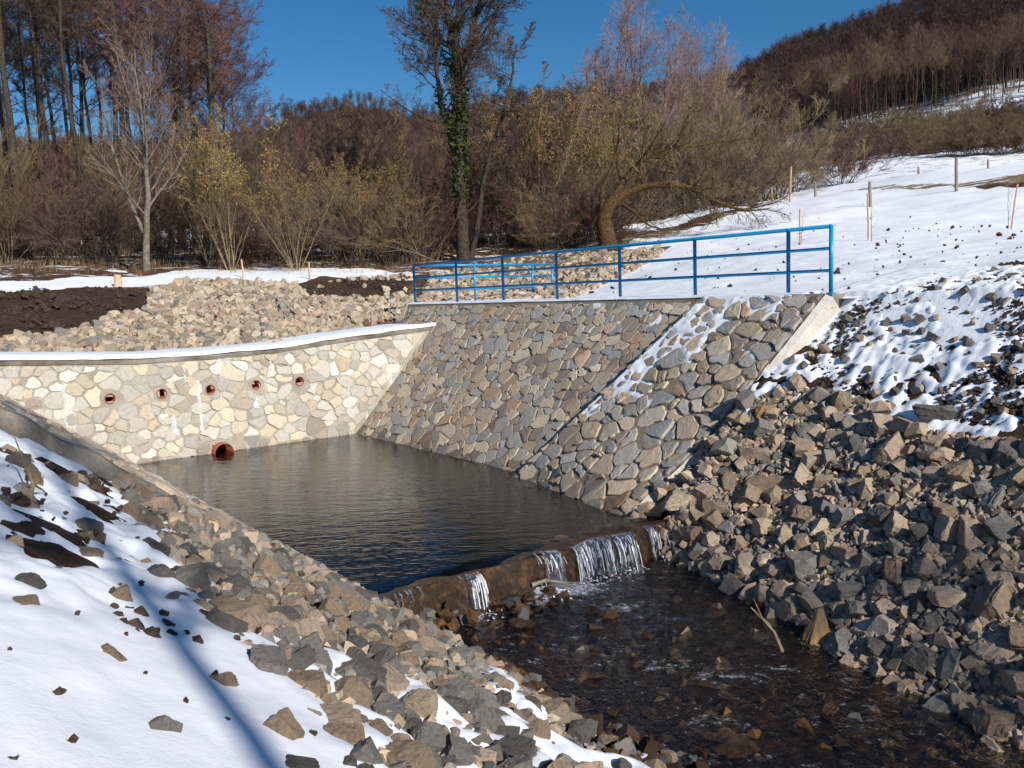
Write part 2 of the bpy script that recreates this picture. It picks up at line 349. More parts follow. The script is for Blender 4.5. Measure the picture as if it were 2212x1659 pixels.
# ------------------------------------------------------------------ GROUND sheet
def axis(knots):
    a = [knots[0][0]]
    for (x0, s0), (x1, s1) in zip(knots, knots[1:]):
        n = max(1, int(round((x1-x0)/((s0+s1)/2)))); t = np.linspace(0, 1, n+1)[1:]; w = t*s0+(t*t)*(s1-s0)/2; w /= w[-1]; a += list(x0+(x1-x0)*w)
    return np.array(a)
gx = axis([(-220, 12), (-60, 2.5), (-20, .35), (-8, .12), (10, .12), (20, .4), (70, 2.5), (260, 12)])
gy = axis([(-60, 6), (-6, .5), (1, .12), (16, .12), (36, .28), (60, 1.2), (125, 6)])
X, Y = np.meshgrid(gx, gy, indexing='ij'); Z = ZG(X, Y); U_, V_ = UV(X, Y)
PX, PY, PW = PRJ(np.stack([X, Y, Z], -1))
P_SNOW = [[(-200,616),(0,612),(170,603),(330,597),(480,580),(600,576),(890,588),(890,600),(700,600),(640,618),(560,624),(420,602),(300,618),(170,622),(0,630),(-200,632)],
 [(1190,660),(1300,612),(1420,552),(1350,538),(1450,500),(1640,452),(1700,432),(1880,410),(2900,385),(2900,1000),(2212,960),(1950,900),(1600,905),(1830,640)],
 [(1340,492),(1640,425),(1760,398),(1900,385),(2212,352),(2600,320),(2600,362),(2212,377),(2060,398),(1880,404),(1640,440),(1400,500)]]
P_SOIL = [[(-300,625),(0,628),(170,620),(310,630),(310,665),(230,685),(150,718),(-300,730)], [(640,614),(890,598),(890,640),(760,645),(660,640)]]
P_RIPB = [[(-300,735),(0,730),(150,720),(235,688),(315,668),(330,625),(420,606),(640,615),(890,595),(890,700),(600,750),(0,772),(-300,775)], [(900,655),(930,600),(1180,548),(1330,548),(1450,535),(1400,570),(1200,660)]]
P_GRASS = [(1640,440),(1880,402),(2060,396),(2212,376),(2700,350),(2700,385),(2212,396),(1880,412),(1700,432)]
snow = np.full(X.shape, .33); colr = np.empty(X.shape+(3,)); colr[:] = (.085, .052, .030)
far = PW > 15
ln = (fbm(X, Y, 3.0, 3, 40)-.5)*26
for p in P_SNOW: snow[inpoly(PX+ln, PY+ln*.25, p) & far] = 1.05
for p in P_RIPB: k = inpoly(PX, PY, p) & far; snow[k] = -.3; colr[k] = (.17, .125, .085)
for p in P_SOIL: k = inpoly(PX+ln, PY+ln*.3, p) & far; snow[k] = -.5; colr[k] = (.065, .044, .028)
k = inpoly(PX, PY, P_GRASS) & far; snow[k] = .42; colr[k] = (.24, .19, .12)
k = inpoly(PX, PY, P_SNOW[0]) & far; snow[k] = .85
k = (PW > 50) & (PX > 1640); snow[k] = np.maximum(snow[k], .66)
wood = (PW > 29) & (PX < 1330) & (snow < .5) & (snow > 0); colr[wood] = (.10, .055, .030)
near = ~far
snow[near] = -.2; colr[near] = (.05, .034, .022)
k = near & (U_ > -8.35) & (V_ > 11.9); snow[k] = 1.0
k = (U_ > -8.35) & (V_ > 5) & (V_ <= 11.9) & (PW < 25); snow[k] = -.3
k = (U_ < -8) & (U_ > -22.5) & (V_ > 12.6) & (V_ < 22); snow[k] = np.maximum(snow[k], .9)
snow[(U_ > -8.35) & (V_ < 5)] = np.where(PW[(U_ > -8.35) & (V_ < 5)] < 1.5, 1, -.2)
k = (U_ > -19.4) & (U_ < -8.2) & (V_ > 1) & (V_ < 12.4); snow[k] = -1; colr[k] = (.060, .054, .022)
rough_amp = np.where(near, .05, .10)*np.where(far & (snow > .8), .6, 1)*np.where(PW > 60, 3, 1)
Zn = Z+(fbm(X, Y, .9, 5, 3)-.5)*2*rough_amp+np.where(far, (fbm(X, Y, 4, 3, 12)-.5)*.5*sstep(18, 40, PW), 0)
sn_field = far & (V_ > 13) & (U_ > -22); Zn = np.where(sn_field, Zn+.10*(fbm(X*.6-Y*.8, (X*.8+Y*.6)*2.0, 2.2, 4, 31)-.5), Zn)
fine = (PW < 18) & (U_ > -8.35); Zn = np.where(fine, Zn+.05*(fbm(X, Y, .28, 3, 77)-.5), Zn)
me = npmesh('ground', np.stack([X, Y, Zn], -1).reshape(-1, 3), grid_faces(len(gx), len(gy)), True, colr.reshape(-1, 3), {'snow': snow})
g = link('ground', me, mt_ground); tag(g, kind='structure')

# ------------------------------------------------------------------ snow cover on the near banks (smooth sheet over rough soil)
def snow_sheet(name, u0, u1, v0, v1, st, offs):
    us = np.arange(u0, u1, st); vs = np.arange(v0, v1, st); Us, Vs = np.meshgrid(us, vs, indexing='ij'); x, y = XY(Us, Vs)
    z = ZG(x, y); rough = z+(fbm(x, y, .9, 5, 3)-.5)*.10+.05*(fbm(x, y, .28, 3, 77)-.5)
    o = offs(x, y, Us, Vs, z); z2 = z+o; vis = z2 > rough-.03
    keep = vis[:-1, :-1] | vis[1:, :-1] | vis[:-1, 1:] | vis[1:, 1:]
    Fc = grid_faces(len(us), len(vs), keep); V = np.stack([x, y, z2], -1).reshape(-1, 3); V, Fc = compact(V, Fc)
    o = link(name, npmesh(name, V, Fc, True), mt_snow); tag(o, kind='structure'); return o
def off_left(x, y, u, v, z):
    px, py, w = PRJ(np.stack([x, y, z], -1))
    edge = np.interp(py, [950, 1060, 1150, 1230, 1330, 1420, 1500, 1600, 1700], [110, 300, 390, 430, 480, 555, 640, 730, 810])   # where rock takes over
    d = (edge-px)/np.maximum(w, 1)                      # >0 snow side
    n = fbm(x, y, .55, 4, 55)-.5; n2 = fbm(x*.6-y*.8, (x*.8+y*.6)*2.2, .5, 4, 60)-.5
    upper = sstep(1450, 1150, py)*sstep(-1500, 600, px+0)
    o = .070+n*.03-upper*.060+n2*.14*(.30+upper)+(fbm(x, y, .22, 3, 61)-.5)*.16*upper
    o = o-np.clip(-d, 0, 400)*.00035-.055*sstep(10, -30, d)+.11*n*sstep(10, -40, d)
    o -= .05*sstep(0, -60, d)*sstep(1520, 1380, py); o += sstep(1350, 1500, py)*sstep(20, -40, d)*(.04+.36*(fbm(x*.8-y*.6, (x*.6+y*.8)*1.8, .5, 3, 64)-.5))
    return np.where(u < -8.24, -.3, o)
snow_sheet('snow', -8.6, 2.5, -6.0, 4.5, .035, off_left)
def off_right(x, y, u, v, z):
    px, py, w = PRJ(np.stack([x, y, z], -1))
    lo = np.interp(px, [1600, 1750, 1950, 2212, 2600], [860, 850, 905, 950, 960])
    d = (lo-py); hi = np.interp(px, [1830, 2000, 2212, 2600], [640, 600, 560, 500])
    patch = sstep(hi-40, hi+80, py)
    n = fbm(x, y, .5, 5, 85)-.5; n2 = fbm(x*.6-y*.8, (x*.8+y*.6)*1.6, .45, 4, 90)-.5
    o = .09-.078*patch+n2*.15*patch+n*.10*patch+(fbm(x, y, .16, 3, 62)-.5)*.15*patch+(fbm(x, y, .07, 2, 63)-.5)*.06*patch
    o = o-.08*sstep(-25, -75, d)+.02*sstep(120, 20, d)*sstep(-60, 0, d)
    return np.where((u < -8.35) | (px < 1500), -.3, o)
snow_sheet('snow', -8.6, 4.0, 8.0, 15.5, .035, off_right)

# ------------------------------------------------------------------ masonry
def clip(poly, a, b, c):                                    # keep a*x+b*y<=c
    o = []; n = len(poly)
    for i in range(n):
        p, q = poly[i], poly[(i+1) % n]; dp = a*p[0]+b*p[1]-c; dq = a*q[0]+b*q[1]-c
        if dp <= 0: o.append(p)
        if (dp < 0 < dq) or (dq < 0 < dp): t = dp/(dp-dq); o.append((p[0]+t*(q[0]-p[0]), p[1]+t*(q[1]-p[1])))
    return o
def stones(mb, mapf, nrm, bbox, cell, aspect, shear, half, pal, hgt, gap, rng, hole=None, topf=None):
    """irregular voronoi stones in a plane: mapf(a,b)->xyz"""
    a0, b0, a1, b1 = bbox; cw, ch = cell*aspect, cell; pts = []
    na, nb = int((a1-a0)/cw)+3, int((b1-b0)/ch)+3
    for i in range(na):
        for j in range(nb):
            pts.append((a0+(i-.5+(j % 2)*.5+rng.uniform(-.42, .42))*cw+shear*j*ch*0, b0+(j-.5+rng.uniform(-.42, .42))*ch))
    pts = np.array(pts); keep = rng.random(len(pts)) > .10; pts = pts[keep]; wt = {tuple(p): rng.uniform(-.11, .11) for p in pts}
    for p in pts:
        d = (pts-p)/np.array([cw, ch]); r = (d**2).sum(1); idx = np.argsort(r)[1:15]
        poly = [(p[0]-cw*1.3, p[1]-ch*1.3), (p[0]+cw*1.3, p[1]-ch*1.3), (p[0]+cw*1.3, p[1]+ch*1.3), (p[0]-cw*1.3, p[1]+ch*1.3)]
        for q in pts[idx]:
            n_ = (q-p)/np.array([cw**2, ch**2])*cw; mid = p+(q-p)*(.5+wt[tuple(p)]-wt[tuple(q)]); poly = clip(poly, n_[0], n_[1], n_@mid)
            if len(poly) < 3: break
        if len(poly) < 3: continue
        for h_ in half:
            poly = clip(poly, *h_)
            if len(poly) < 3: break
        if len(poly) >= 3 and topf is not None:
            cx = sum(q[0] for q in poly)/len(poly); t0, t1 = topf(cx-.15), topf(cx+.15); s_ = (t1-t0)/.3
            poly = clip(poly, -s_, 1, topf(cx)-s_*cx)
        if len(poly) < 3: continue
        if hole:
            bad = False
            for (ha, hb, hr) in hole:
                cx = sum(q[0] for q in poly)/len(poly); cy = sum(q[1] for q in poly)/len(poly); dx, dy = cx-ha, cy-hb; dd = math.hypot(dx, dy)
                if dd < hr*.9: bad = True; break
                if dd < hr*3: poly = clip(poly, -dx/dd, -dy/dd, -(dx*ha+dy*hb)/dd-hr)
                if len(poly) < 3: bad = True; break
            if bad: continue
        P = np.array(poly); ar = .5*abs(np.dot(P[:, 0], np.roll(P[:, 1], -1))-np.dot(P[:, 1], np.roll(P[:, 0], -1)))
        if ar < cell*cell*.12: continue
        ctr = P.mean(0); inr = math.sqrt(ar/math.pi)
        g_ = gap*rng.uniform(.6, 1.7); P = ctr+(P-ctr)*max(.35, 1-g_/inr)
        L = []                                             # jittered mid points, cut corners
        for i in range(len(P)):
            p0, p1 = P[i], P[(i+1) % len(P)]; e = p1-p0; l = np.linalg.norm(e)
            if l < .02: L.append(p0); continue
            nn = np.array([e[1], -e[0]])/l
            c_ = min(.2, rng.uniform(.012, .03)/l)
            L.append(p0+e*c_); L.append(p0+e*rng.uniform(.4, .6)+nn*rng.uniform(-.05, .04)*min(1, l/.2)*.8); L.append(p1-e*c_)
        P = np.array(L); n = len(P); h = rng.uniform(*hgt); ta, tb = rng.uniform(-1, 1, 2)*(hgt[1]*1.1/inr)*.55
        def rr(s_, hh, jit):
            Q = ctr+(P-ctr)*s_+rng.uniform(-jit, jit, P.shape); q = Q-ctr
            return [mapf(a, b)+nrm*(hh+(q_[0]*ta+q_[1]*tb if hh > 0 else 0)) for (a, b), q_ in zip(Q, q)]
        V = rr(1., -.03, 0)+rr(.985, h*.7, .002)+rr(.93, h, .006)
        V += [mapf(a, b)+nrm*(h*rng.uniform(.95, 1.35)+((a-ctr[0])*ta+(b-ctr[1])*tb)) for a, b in (ctr+(P[::2]-ctr)*.5+rng.uniform(-.012, .012, P[::2].shape))]
        m_ = len(P[::2]); base2 = 2*n; b3 = 3*n; Fc = []
        for i in range(n):
            j = (i+1) % n; Fc += [(i, j, n+j, n+i), (n+i, n+j, base2+j, base2+i)]
            ii, jj = i//2 % m_, ((i+1)//2) % m_ if i+1 < n else 0
            Fc.append((base2+i, base2+j, b3+ii) if ii == jj else (base2+i, base2+j, b3+jj, b3+ii))
        Fc.append(tuple(b3+i for i in range(m_)))
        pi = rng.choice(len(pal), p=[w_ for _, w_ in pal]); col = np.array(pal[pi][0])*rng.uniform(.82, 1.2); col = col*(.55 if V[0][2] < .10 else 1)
        mb.add(V, Fc, col)
def slab(mb, mapf, nrm, poly, th):                          # thick plate under a polygon
    n = len(poly); T_ = [mapf(*p) for p in poly]; B = [p-nrm*th for p in T_]
    mb.add(T_+B, [tuple(range(n)), tuple(range(2*n-1, n-1, -1))]+[(i, i+n, (i+1) % n+n, (i+1) % n) for i in range(n)])
rg = np.random.default_rng(21)
PAL_SL = [((.43, .36, .275), .30), ((.40, .38, .34), .24), ((.51, .45, .355), .18), ((.33, .33, .32), .12), ((.46, .34, .245), .09), ((.31, .255, .22), .07)]
PAL_BW = [((.54, .49, .40), .30), ((.48, .465, .42), .32), ((.57, .49, .37), .10), ((.61, .595, .54), .18), ((.41, .365, .31), .10)]
s2 = math.sqrt(.5)
# --- main stone slope (1:1), plane v - z = 9.45
slope_n = -Nn*s2+np.array([0, 0, s2])
def m_slope(u, z, off=0.): return W3(u, 9.45+z, z)+slope_n*off
sl_root = tag(empty('stone_slope', W3(-16, 9.5, 0)), 'long grey-brown rubble stone slope rising from the pool to the blue railing', 'stone embankment')
def child(name, mb, mat, root, smooth=False, label=None):
    me = mb.mesh(name, smooth); me.transform(Matrix.Translation(-Vector(root.location))); o = link(name, me, mat, root)
    if label: o['label'] = label
    return o
mb = MB(); slab(mb, m_slope, slope_n, [(-21.6, -.5), (-12.3, -.5), (-10.3, 3.1), (-21.6, 3.1)], .5); child('mortar', mb, mt_mort_brown, sl_root)
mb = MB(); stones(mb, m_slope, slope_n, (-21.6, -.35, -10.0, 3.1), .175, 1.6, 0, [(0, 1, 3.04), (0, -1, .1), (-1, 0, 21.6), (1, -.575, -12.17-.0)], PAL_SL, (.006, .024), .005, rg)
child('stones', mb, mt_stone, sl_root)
# crest kerb of the slope
mb = MB(); mb.box(W3(-15.9, 12.83, 2.98), Cc*5.7, Nn*.29, np.array([0, 0, .135])); child('crest_kerb', mb, mt_conc, sl_root)
# --- raised wing at the downstream end
WO = .20
def m_wing(u, z): return W3(u, 9.45+z-.55*sstep(1.0, -.4, z)*sstep(-12.3, -8.8, u), z)+slope_n*WO
w_root = tag(empty('wing_wall', W3(-9, 9.3, 0)), 'raised stone wing with snow in its joints, between the long slope and the boulder bank', 'stone wing')
wp = [(-12.5, -.55), (-9.0, -.55), (-8.45, 1.2), (-7.95, 3.0), (-10.45, 3.0)]
mb = MB(); G = 14                                           # bent plate: rows of quads
top = []; uA = lambda z: np.interp(z, [-.55, 3.0], [-12.5, -10.45]); uB = lambda z: np.interp(z, [-.55, 1.2, 3.0], [-9.0, -8.45, -7.95])
zs = np.linspace(-.55, 3.0, G+1)
for z in zs:
    for t in np.linspace(0, 1, 9): top.append(m_wing(uA(z)*(1-t)+uB(z)*t, z))
top = np.array(top); bot = top-slope_n*.55; n9 = 9; Fc = []
for i in range(G):
    for j in range(8): a = i*n9+j; Fc.append((a, a+1, a+n9+1, a+n9))
o_ = len(top)
for i in range(G): a = i*n9; Fc.append((a, a+n9, a+n9+o_, a+o_))
for j in range(8): a = G*n9+j; Fc.append((a, a+1, a+1+o_, a+o_)); Fc.append((j+1, j, j+o_, j+1+o_))
mb.add(list(top)+list(bot), Fc); child('mortar', mb, mt_mort_brown, w_root)
mb = MB(); e1 = np.array([top[i*n9+8] for i in range(G+1)]); Fc = []
e2 = e1-slope_n*.62+Nn*.0; e3 = e1+Cc*.10-slope_n*.05; e4 = e2+Cc*.10+np.array([0, 0, -.0])
V = list(e1-slope_n*.02)+list(e3-slope_n*.03)+list(e4)
for i in range(G): Fc += [(i, i+G+1, i+G+2, i+1), (i+G+1, i+2*G+2, i+2*G+3, i+G+2)]
Fc.append((G, 2*G+1, 3*G+2)); mb.add(V, Fc); child('end_face', mb, mt_lime, w_root, label='white lime streaked concrete end of the wing')
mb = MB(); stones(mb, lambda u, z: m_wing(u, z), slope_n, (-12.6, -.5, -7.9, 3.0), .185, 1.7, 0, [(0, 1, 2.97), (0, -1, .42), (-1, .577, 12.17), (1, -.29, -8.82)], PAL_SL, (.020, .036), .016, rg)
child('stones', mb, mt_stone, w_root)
mb = MB(); mb.box(W3(-9.15, 12.72, 3.01), Cc*1.28, Nn*.34, np.array([0, 0, .115])); child('crest_kerb', mb, mt_conc, w_root)
# snow lying in the joints of the wing and in flecks on the slope
def plane_snow(name, mapf, u0, u1, z0, z1, st, offf, root):
    us = np.arange(u0, u1, st); zs = np.arange(z0, z1, st*.75); A, B = np.meshgrid(us, zs, indexing='ij'); o = offf(A, B)
    P = np.stack([mapf_v(mapf, A, B)[..., i] for i in range(3)], -1)+slope_n*o[..., None]; vis = o > -.012
    keep = vis[:-1, :-1] | vis[1:, :-1] | vis[:-1, 1:] | vis[1:, 1:]; V, Fc = compact(P.reshape(-1, 3), grid_faces(len(us), len(zs), keep))
    V = V-np.array(root.location)[None]; ob = link(name, npmesh(name, V, Fc, True), mt_snow, root); ob['kind'] = 'stuff'; return ob
def mapf_v(mapf, A, B):
    if mapf == 'wing':
        x, y = XY(A, 9.45+B-.55*sstep(1.0, -.4, B)*sstep(-12.3, -8.8, A)); return np.stack([x, y, B], -1)+slope_n*WO
    x, y = XY(A, 9.45+B); return np.stack([x, y, B], -1)
def ow(A, B):
    a = np.interp(B, [-.55, 3.0], [-12.5, -10.45]); d = A-a
    n = fbm(A*1.0, B*1.6, .55, 4, 301)-.5; n2 = fbm(A, B*1.3, .22, 3, 305)-.5
    m = 1.35*np.exp(-np.clip(d, 0, 9)/.55)*sstep(.5, 1.1, B)+1.05*sstep(.9, 2.5, B)*np.exp(-np.clip(d-.3, 0, 9)/1.8)
    o = -.046+.072*m+n*.12+n2*.04; o = np.minimum(o, .019+.020*np.exp(-np.clip(d-.05, 0, 9)/.12)+.025*sstep(.58, .72, n+.5))
    o = np.minimum(o, .045); return np.where((d < .05) | (A > np.interp(B, [-.55, 3], [-9.1, -8.2])), -.1, o)
plane_snow('snow_patches', 'wing', -12.6, -7.9, 0.3, 3.0, .028, ow, w_root)
def os_(A, B):
    n = fbm(A, B*1.8, .5, 4, 401)-.5
    m = sstep(1.9, 2.7, B)*sstep(-16.5, -12.5, A); o = -.075+.05*m+n*.17; return np.where((A > np.interp(B, [-.5, 3.1], [-12.5, -10.6])), -.1, np.minimum(o, .05))
plane_snow('snow_patches', 'slope', -18, -10.3, 1.2, 3.05, .035, os_, sl_root)
# snow on the crest
mb_u = np.arange(-21.7, -7.55, .1); vv = np.array([12.56, 12.60, 12.68, 12.9, 13.2, 13.6, 14.2]); A, B = np.meshgrid(mb_u, vv, indexing='ij')
x, y = XY(A, B+(vnoise(A, B, .5, 9)-.5)*.05*(B < 12.62)); zc = 3.118+np.array([-.01, .025, .045, .055, .06, .06, .0])[None]*1.+(fbm(A, B, .6, 3, 15)-.5)*.035
g_ = ZG(*XY(A, B)); zc = np.where(B > 13.1, np.maximum(zc, g_+.05), zc); zc = np.where((A > -8.4) & (B < 12.8), 3.05, zc)
o = link('snow', npmesh('crest_snow', np.stack([x, y, zc], -1).reshape(-1, 3), grid_faces(len(mb_u), len(vv)), True), mt_snow); tag(o, kind='structure')

# --- back wall with drain pipes
wall_n = Cc*.995+np.array([0, 0, .0995])
def topz(v): return float(np.interp(v, [-1, 2, 4.5, 6, 7.6, 9.4, 11.6, 12.2], [2.5, 2.37, 2.21, 2.2, 2.24, 2.39, 2.53, 2.56]))
def m_wall(v, z): return W3(-19.1-.1*z, v, z)
bw = tag(empty('retaining_wall', W3(-19.1, 6, 0)), 'pale cream rubble stone wall with five small drain pipes, snow along its top', 'stone wall')
HOLES = [(3.90, 1.43), (4.94, 1.43), (5.98, 1.42), (7.03, 1.43), (8.09, 1.42)]
BIG = (6.09, .0)
vs = np.arange(-1, 12.41, .1); zsn = 28; V = []; Fc = []
for v in vs:
    tz = topz(v)
    for k in range(zsn+1): V.append(m_wall(v, -.5+(tz+.5)*k/zsn)+wall_n*(vnoise(v*1., k*.1, .3, 71)-.5)*.012)
for i in range(len(vs)-1):
    for k in range(zsn):
        vc = (vs[i]+vs[i+1])/2; zc_ = -.5+(topz(vc)+.5)*(k+.5)/zsn
        if any(math.hypot(vc-a, zc_-b) < .09 for a, b in HOLES) or math.hypot(vc-BIG[0], zc_-BIG[1]) < .20: continue
        a = i*(zsn+1)+k; Fc.append((a, a+zsn+1, a+zsn+2, a+1))
b0 = len(V)                                                  # top strip and back face
for v in vs: V.append(m_wall(v, topz(v))-Cc*.75); V.append(m_wall(v, -.5)-Cc*.75)
for i in range(len(vs)-1):
    a = i*(zsn+1)+zsn; Fc.append((a, a+zsn+1, b0+2*(i+1), b0+2*i)); Fc.append((b0+2*i, b0+2*i+2, b0+2*i+3, b0+2*i+1))
mb = MB(); mb.add(V, Fc); child('mortar', mb, mt_mort_light, bw, True)
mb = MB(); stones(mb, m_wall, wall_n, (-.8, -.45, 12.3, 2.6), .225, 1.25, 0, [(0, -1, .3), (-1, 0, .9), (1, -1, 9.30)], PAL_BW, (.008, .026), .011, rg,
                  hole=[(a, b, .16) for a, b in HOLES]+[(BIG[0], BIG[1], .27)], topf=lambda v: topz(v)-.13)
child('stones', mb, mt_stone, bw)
mb = MB(); V = []; Fc = []                                     # smooth mortar band under the snow
for v in vs: V += [m_wall(v, topz(v)-.11)+wall_n*.02, m_wall(v, topz(v)+.004)+wall_n*.03, m_wall(v, topz(v)+.006)-Cc*.3]
for i in range(len(vs)-1): a = 3*i; Fc += [(a, a+3, a+4, a+1), (a+1, a+4, a+5, a+2)]
mb.add(V, Fc); child('coping', mb, mt_conc, bw, True)
prof = [(.05, .0), (.055, .03), (.03, .07), (-.05, .09), (-.4, .11), (-.8, .13), (-1.0, .13), (-1.1, .08), (-1.14, -.1)]
vv2 = np.arange(-1.5, 12.3, .12); V = []; Fc = []
for v in vv2:
    for (du, dz) in prof:
        w_ = 1-.85*sstep(11.0, 12.3, v); V.append(m_wall(v, topz(v))+Cc*(du*(w_ if du < 0 else 1)+(fbm(v, du, .5, 3, 8)-.5)*.09)+np.array([0, 0, dz*(1 if du > -.1 else w_)+(fbm(v, du*2, .6, 3, 5)-.5)*.05]))
npf = len(prof)
for i in range(len(vv2)-1):
    for k in range(npf-1): a = i*npf+k; Fc.append((a, a+npf, a+npf+1, a+1))
mb = MB(); mb.add(V, Fc); child('snow_cap', mb, mt_snow, bw, True)
def pipe(root, v, z, r, outl, depth, th=.012, collar=True):
    c0 = m_wall(v, z); ax = Cc; e1_ = Nn; e2_ = np.array([0, 0, 1.]); n = 28; V = []; Fc = []
    rings = [(r, -.2), (r, outl), (r-th*.4, outl+.006), (r-th, outl), (r-th, -depth)]
    for rad, d in rings: V += [c0+ax*d+rad*(e1_*math.cos(2*math.pi*k/n)+e2_*math.sin(2*math.pi*k/n)) for k in range(n)]
    for i in range(len(rings)-1): Fc += [(i*n+k, i*n+(k+1) % n, (i+1)*n+(k+1) % n, (i+1)*n+k) for k in range(n)]
    Fc.append(tuple((len(rings)-1)*n+k for k in range(n))); mb = MB(); mb.add(V, Fc); t = child('drain_pipe', mb, mt_pvc, root, True)
    if collar:
        V = []; Fc = []
        for rad, d in ((r+.001, .016), (r+.055, .014), (r+.085, -.01)): V += [c0+ax*d+rad*(1+.12*(rad > r+.01)*math.sin(3*k/n*6.28+v))*(e1_*math.cos(2*math.pi*k/n)+e2_*math.sin(2*math.pi*k/n)) for k in range(n)]
        for i in range(2): Fc += [(i*n+k, i*n+(k+1) % n, (i+1)*n+(k+1) % n, (i+1)*n+k) for k in range(n)]
        mb = MB(); mb.add(V, Fc); child('pipe_collar', mb, mt_mort_light, root)
    return t
for (a, b) in HOLES: pipe(bw, a, b, .108, .035, .5)
pipe(bw, BIG[0], BIG[1], .225, .20, .9, .018, False)['label'] = 'large orange-brown outlet pipe at the water line'
# lime streaks under the third pipe
mb = MB()
for (v0, zt_, zb_, w_) in [(5.72, 1.65, .45, .05), (5.45, 2.0, 1.6, .04), (4.93, .98, .86, .12), (6.22, 2.1, 1.8, .05), (7.0, 1.15, .9, .10), (7.42, 2.05, 1.75, .05), (5.15, .95, .5, .09)]:
    zs_ = np.linspace(zt_, zb_, 12); V = []; Fc = []
    for i, z in enumerate(zs_): ww = w_*(.25+.75*rg.random()); c_ = v0+rg.uniform(-.02, .02); V += [m_wall(c_-ww, z)+wall_n*.005, m_wall(c_, z)+wall_n*.035, m_wall(c_+ww, z)+wall_n*.005]
    for i in range(11): a = 3*i; Fc += [(a, a+3, a+4, a+1), (a+1, a+4, a+5, a+2)]
    mb.add(V, Fc, (.75, .75, .74))
mt_drip = simple('lime_deposit', (.62, .62, .60), (.80, .80, .79), 25, .9, .01); child('lime_streaks', mb, mt_drip, bw)

# --- left wing (end edge seen from outside)
lw = tag(empty('wing_wall', W3(-8.4, 3, 0)), 'low concrete and stone wing edge running down the near left bank into the pool', 'stone wing')
ln_ = (Nn*.74+np.array([0, 0, 1.])); ln_ /= np.linalg.norm(ln_)
def m_left(u, v): return W3(u, v, .74*(4.18-v))
mb = MB(); slab(mb, m_left, ln_, [(-19.05, 4.9), (-8.42, 4.9), (-8.42, .2), (-19.05, .2)], .45); child('mortar', mb, mt_mort_brown, lw)
mb = MB(); stones(mb, m_left, ln_, (-19, .2, -8.42, 4.9), .26, 1.5, 0, [(1, 0, -8.45), (-1, 0, 19.0)], PAL_SL, (.02, .05), .03, rg); child('stones', mb, mt_stone, lw)
V = []; Fc = []; mb = MB(); vv3 = np.linspace(-.6, 4.9, 60)
for v in vv3:
    j = (vnoise(v, 0, .25, 66)-.5)*.06; b_ = m_left(-8.42, v); V += [b_+ln_*(.035+j), b_+Cc*(.10+j)+ln_*(.02+j), b_+Cc*(.16+j*.6)-ln_*.10, b_+Cc*(.20+j)-ln_*.5]
for i in range(59):
    for k in range(3): a = 4*i+k; Fc.append((a, a+4, a+5, a+1))
mb.add(V, Fc); child('end_face', mb, mt_conc, lw)

# --- weir sill, brown with silt and algae
wr = tag(empty('weir_sill', W3(-9, 6.5, 0)), 'low brown algae-covered stone sill the pool water spills over', 'weir')
us = np.r_[np.arange(-11.2, -8.7, .04), np.arange(-8.7, -7.9, .022)]; vs = np.arange(3.6, 9.6, .03); A, B = np.meshgrid(us, vs, indexing='ij'); x, y = XY(A, B)
edge = -8.32+.34*(fbm(A*0+B, B*0, .5, 3, 141)-.5)
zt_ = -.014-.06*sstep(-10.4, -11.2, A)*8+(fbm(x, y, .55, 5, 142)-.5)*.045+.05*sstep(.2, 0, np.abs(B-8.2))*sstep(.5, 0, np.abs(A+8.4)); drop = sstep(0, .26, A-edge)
zz = zt_*(1-drop)+(-.70)*drop+(fbm(x+zt_, y, .14, 4, 150)-.5)*.34*drop
mt_sill, nt, out = newmat('silted_stone'); n = noise(nt, 9, 8, .75); tp_ = attrib(nt, 'top')
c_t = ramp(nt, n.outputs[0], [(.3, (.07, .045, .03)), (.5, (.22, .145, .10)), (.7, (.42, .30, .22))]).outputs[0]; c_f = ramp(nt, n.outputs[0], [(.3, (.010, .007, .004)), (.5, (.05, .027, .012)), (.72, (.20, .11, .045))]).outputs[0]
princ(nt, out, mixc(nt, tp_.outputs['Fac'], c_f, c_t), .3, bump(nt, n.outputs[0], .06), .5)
x, y = XY(A+drop*(.42*(fbm(B, zz*1.8, .34, 4, 161)-.5)+.20*(fbm(B, zz*2, .09, 3, 162)-.5)), B); V = np.stack([x, y, zz], -1).reshape(-1, 3)-np.array(wr.location)[None]; link('sill', npmesh('sill', V, grid_faces(len(us), len(vs)), False, None, {'top': (1-sstep(-8.75, -8.45, A))*(1-drop)}), mt_sill, wr)

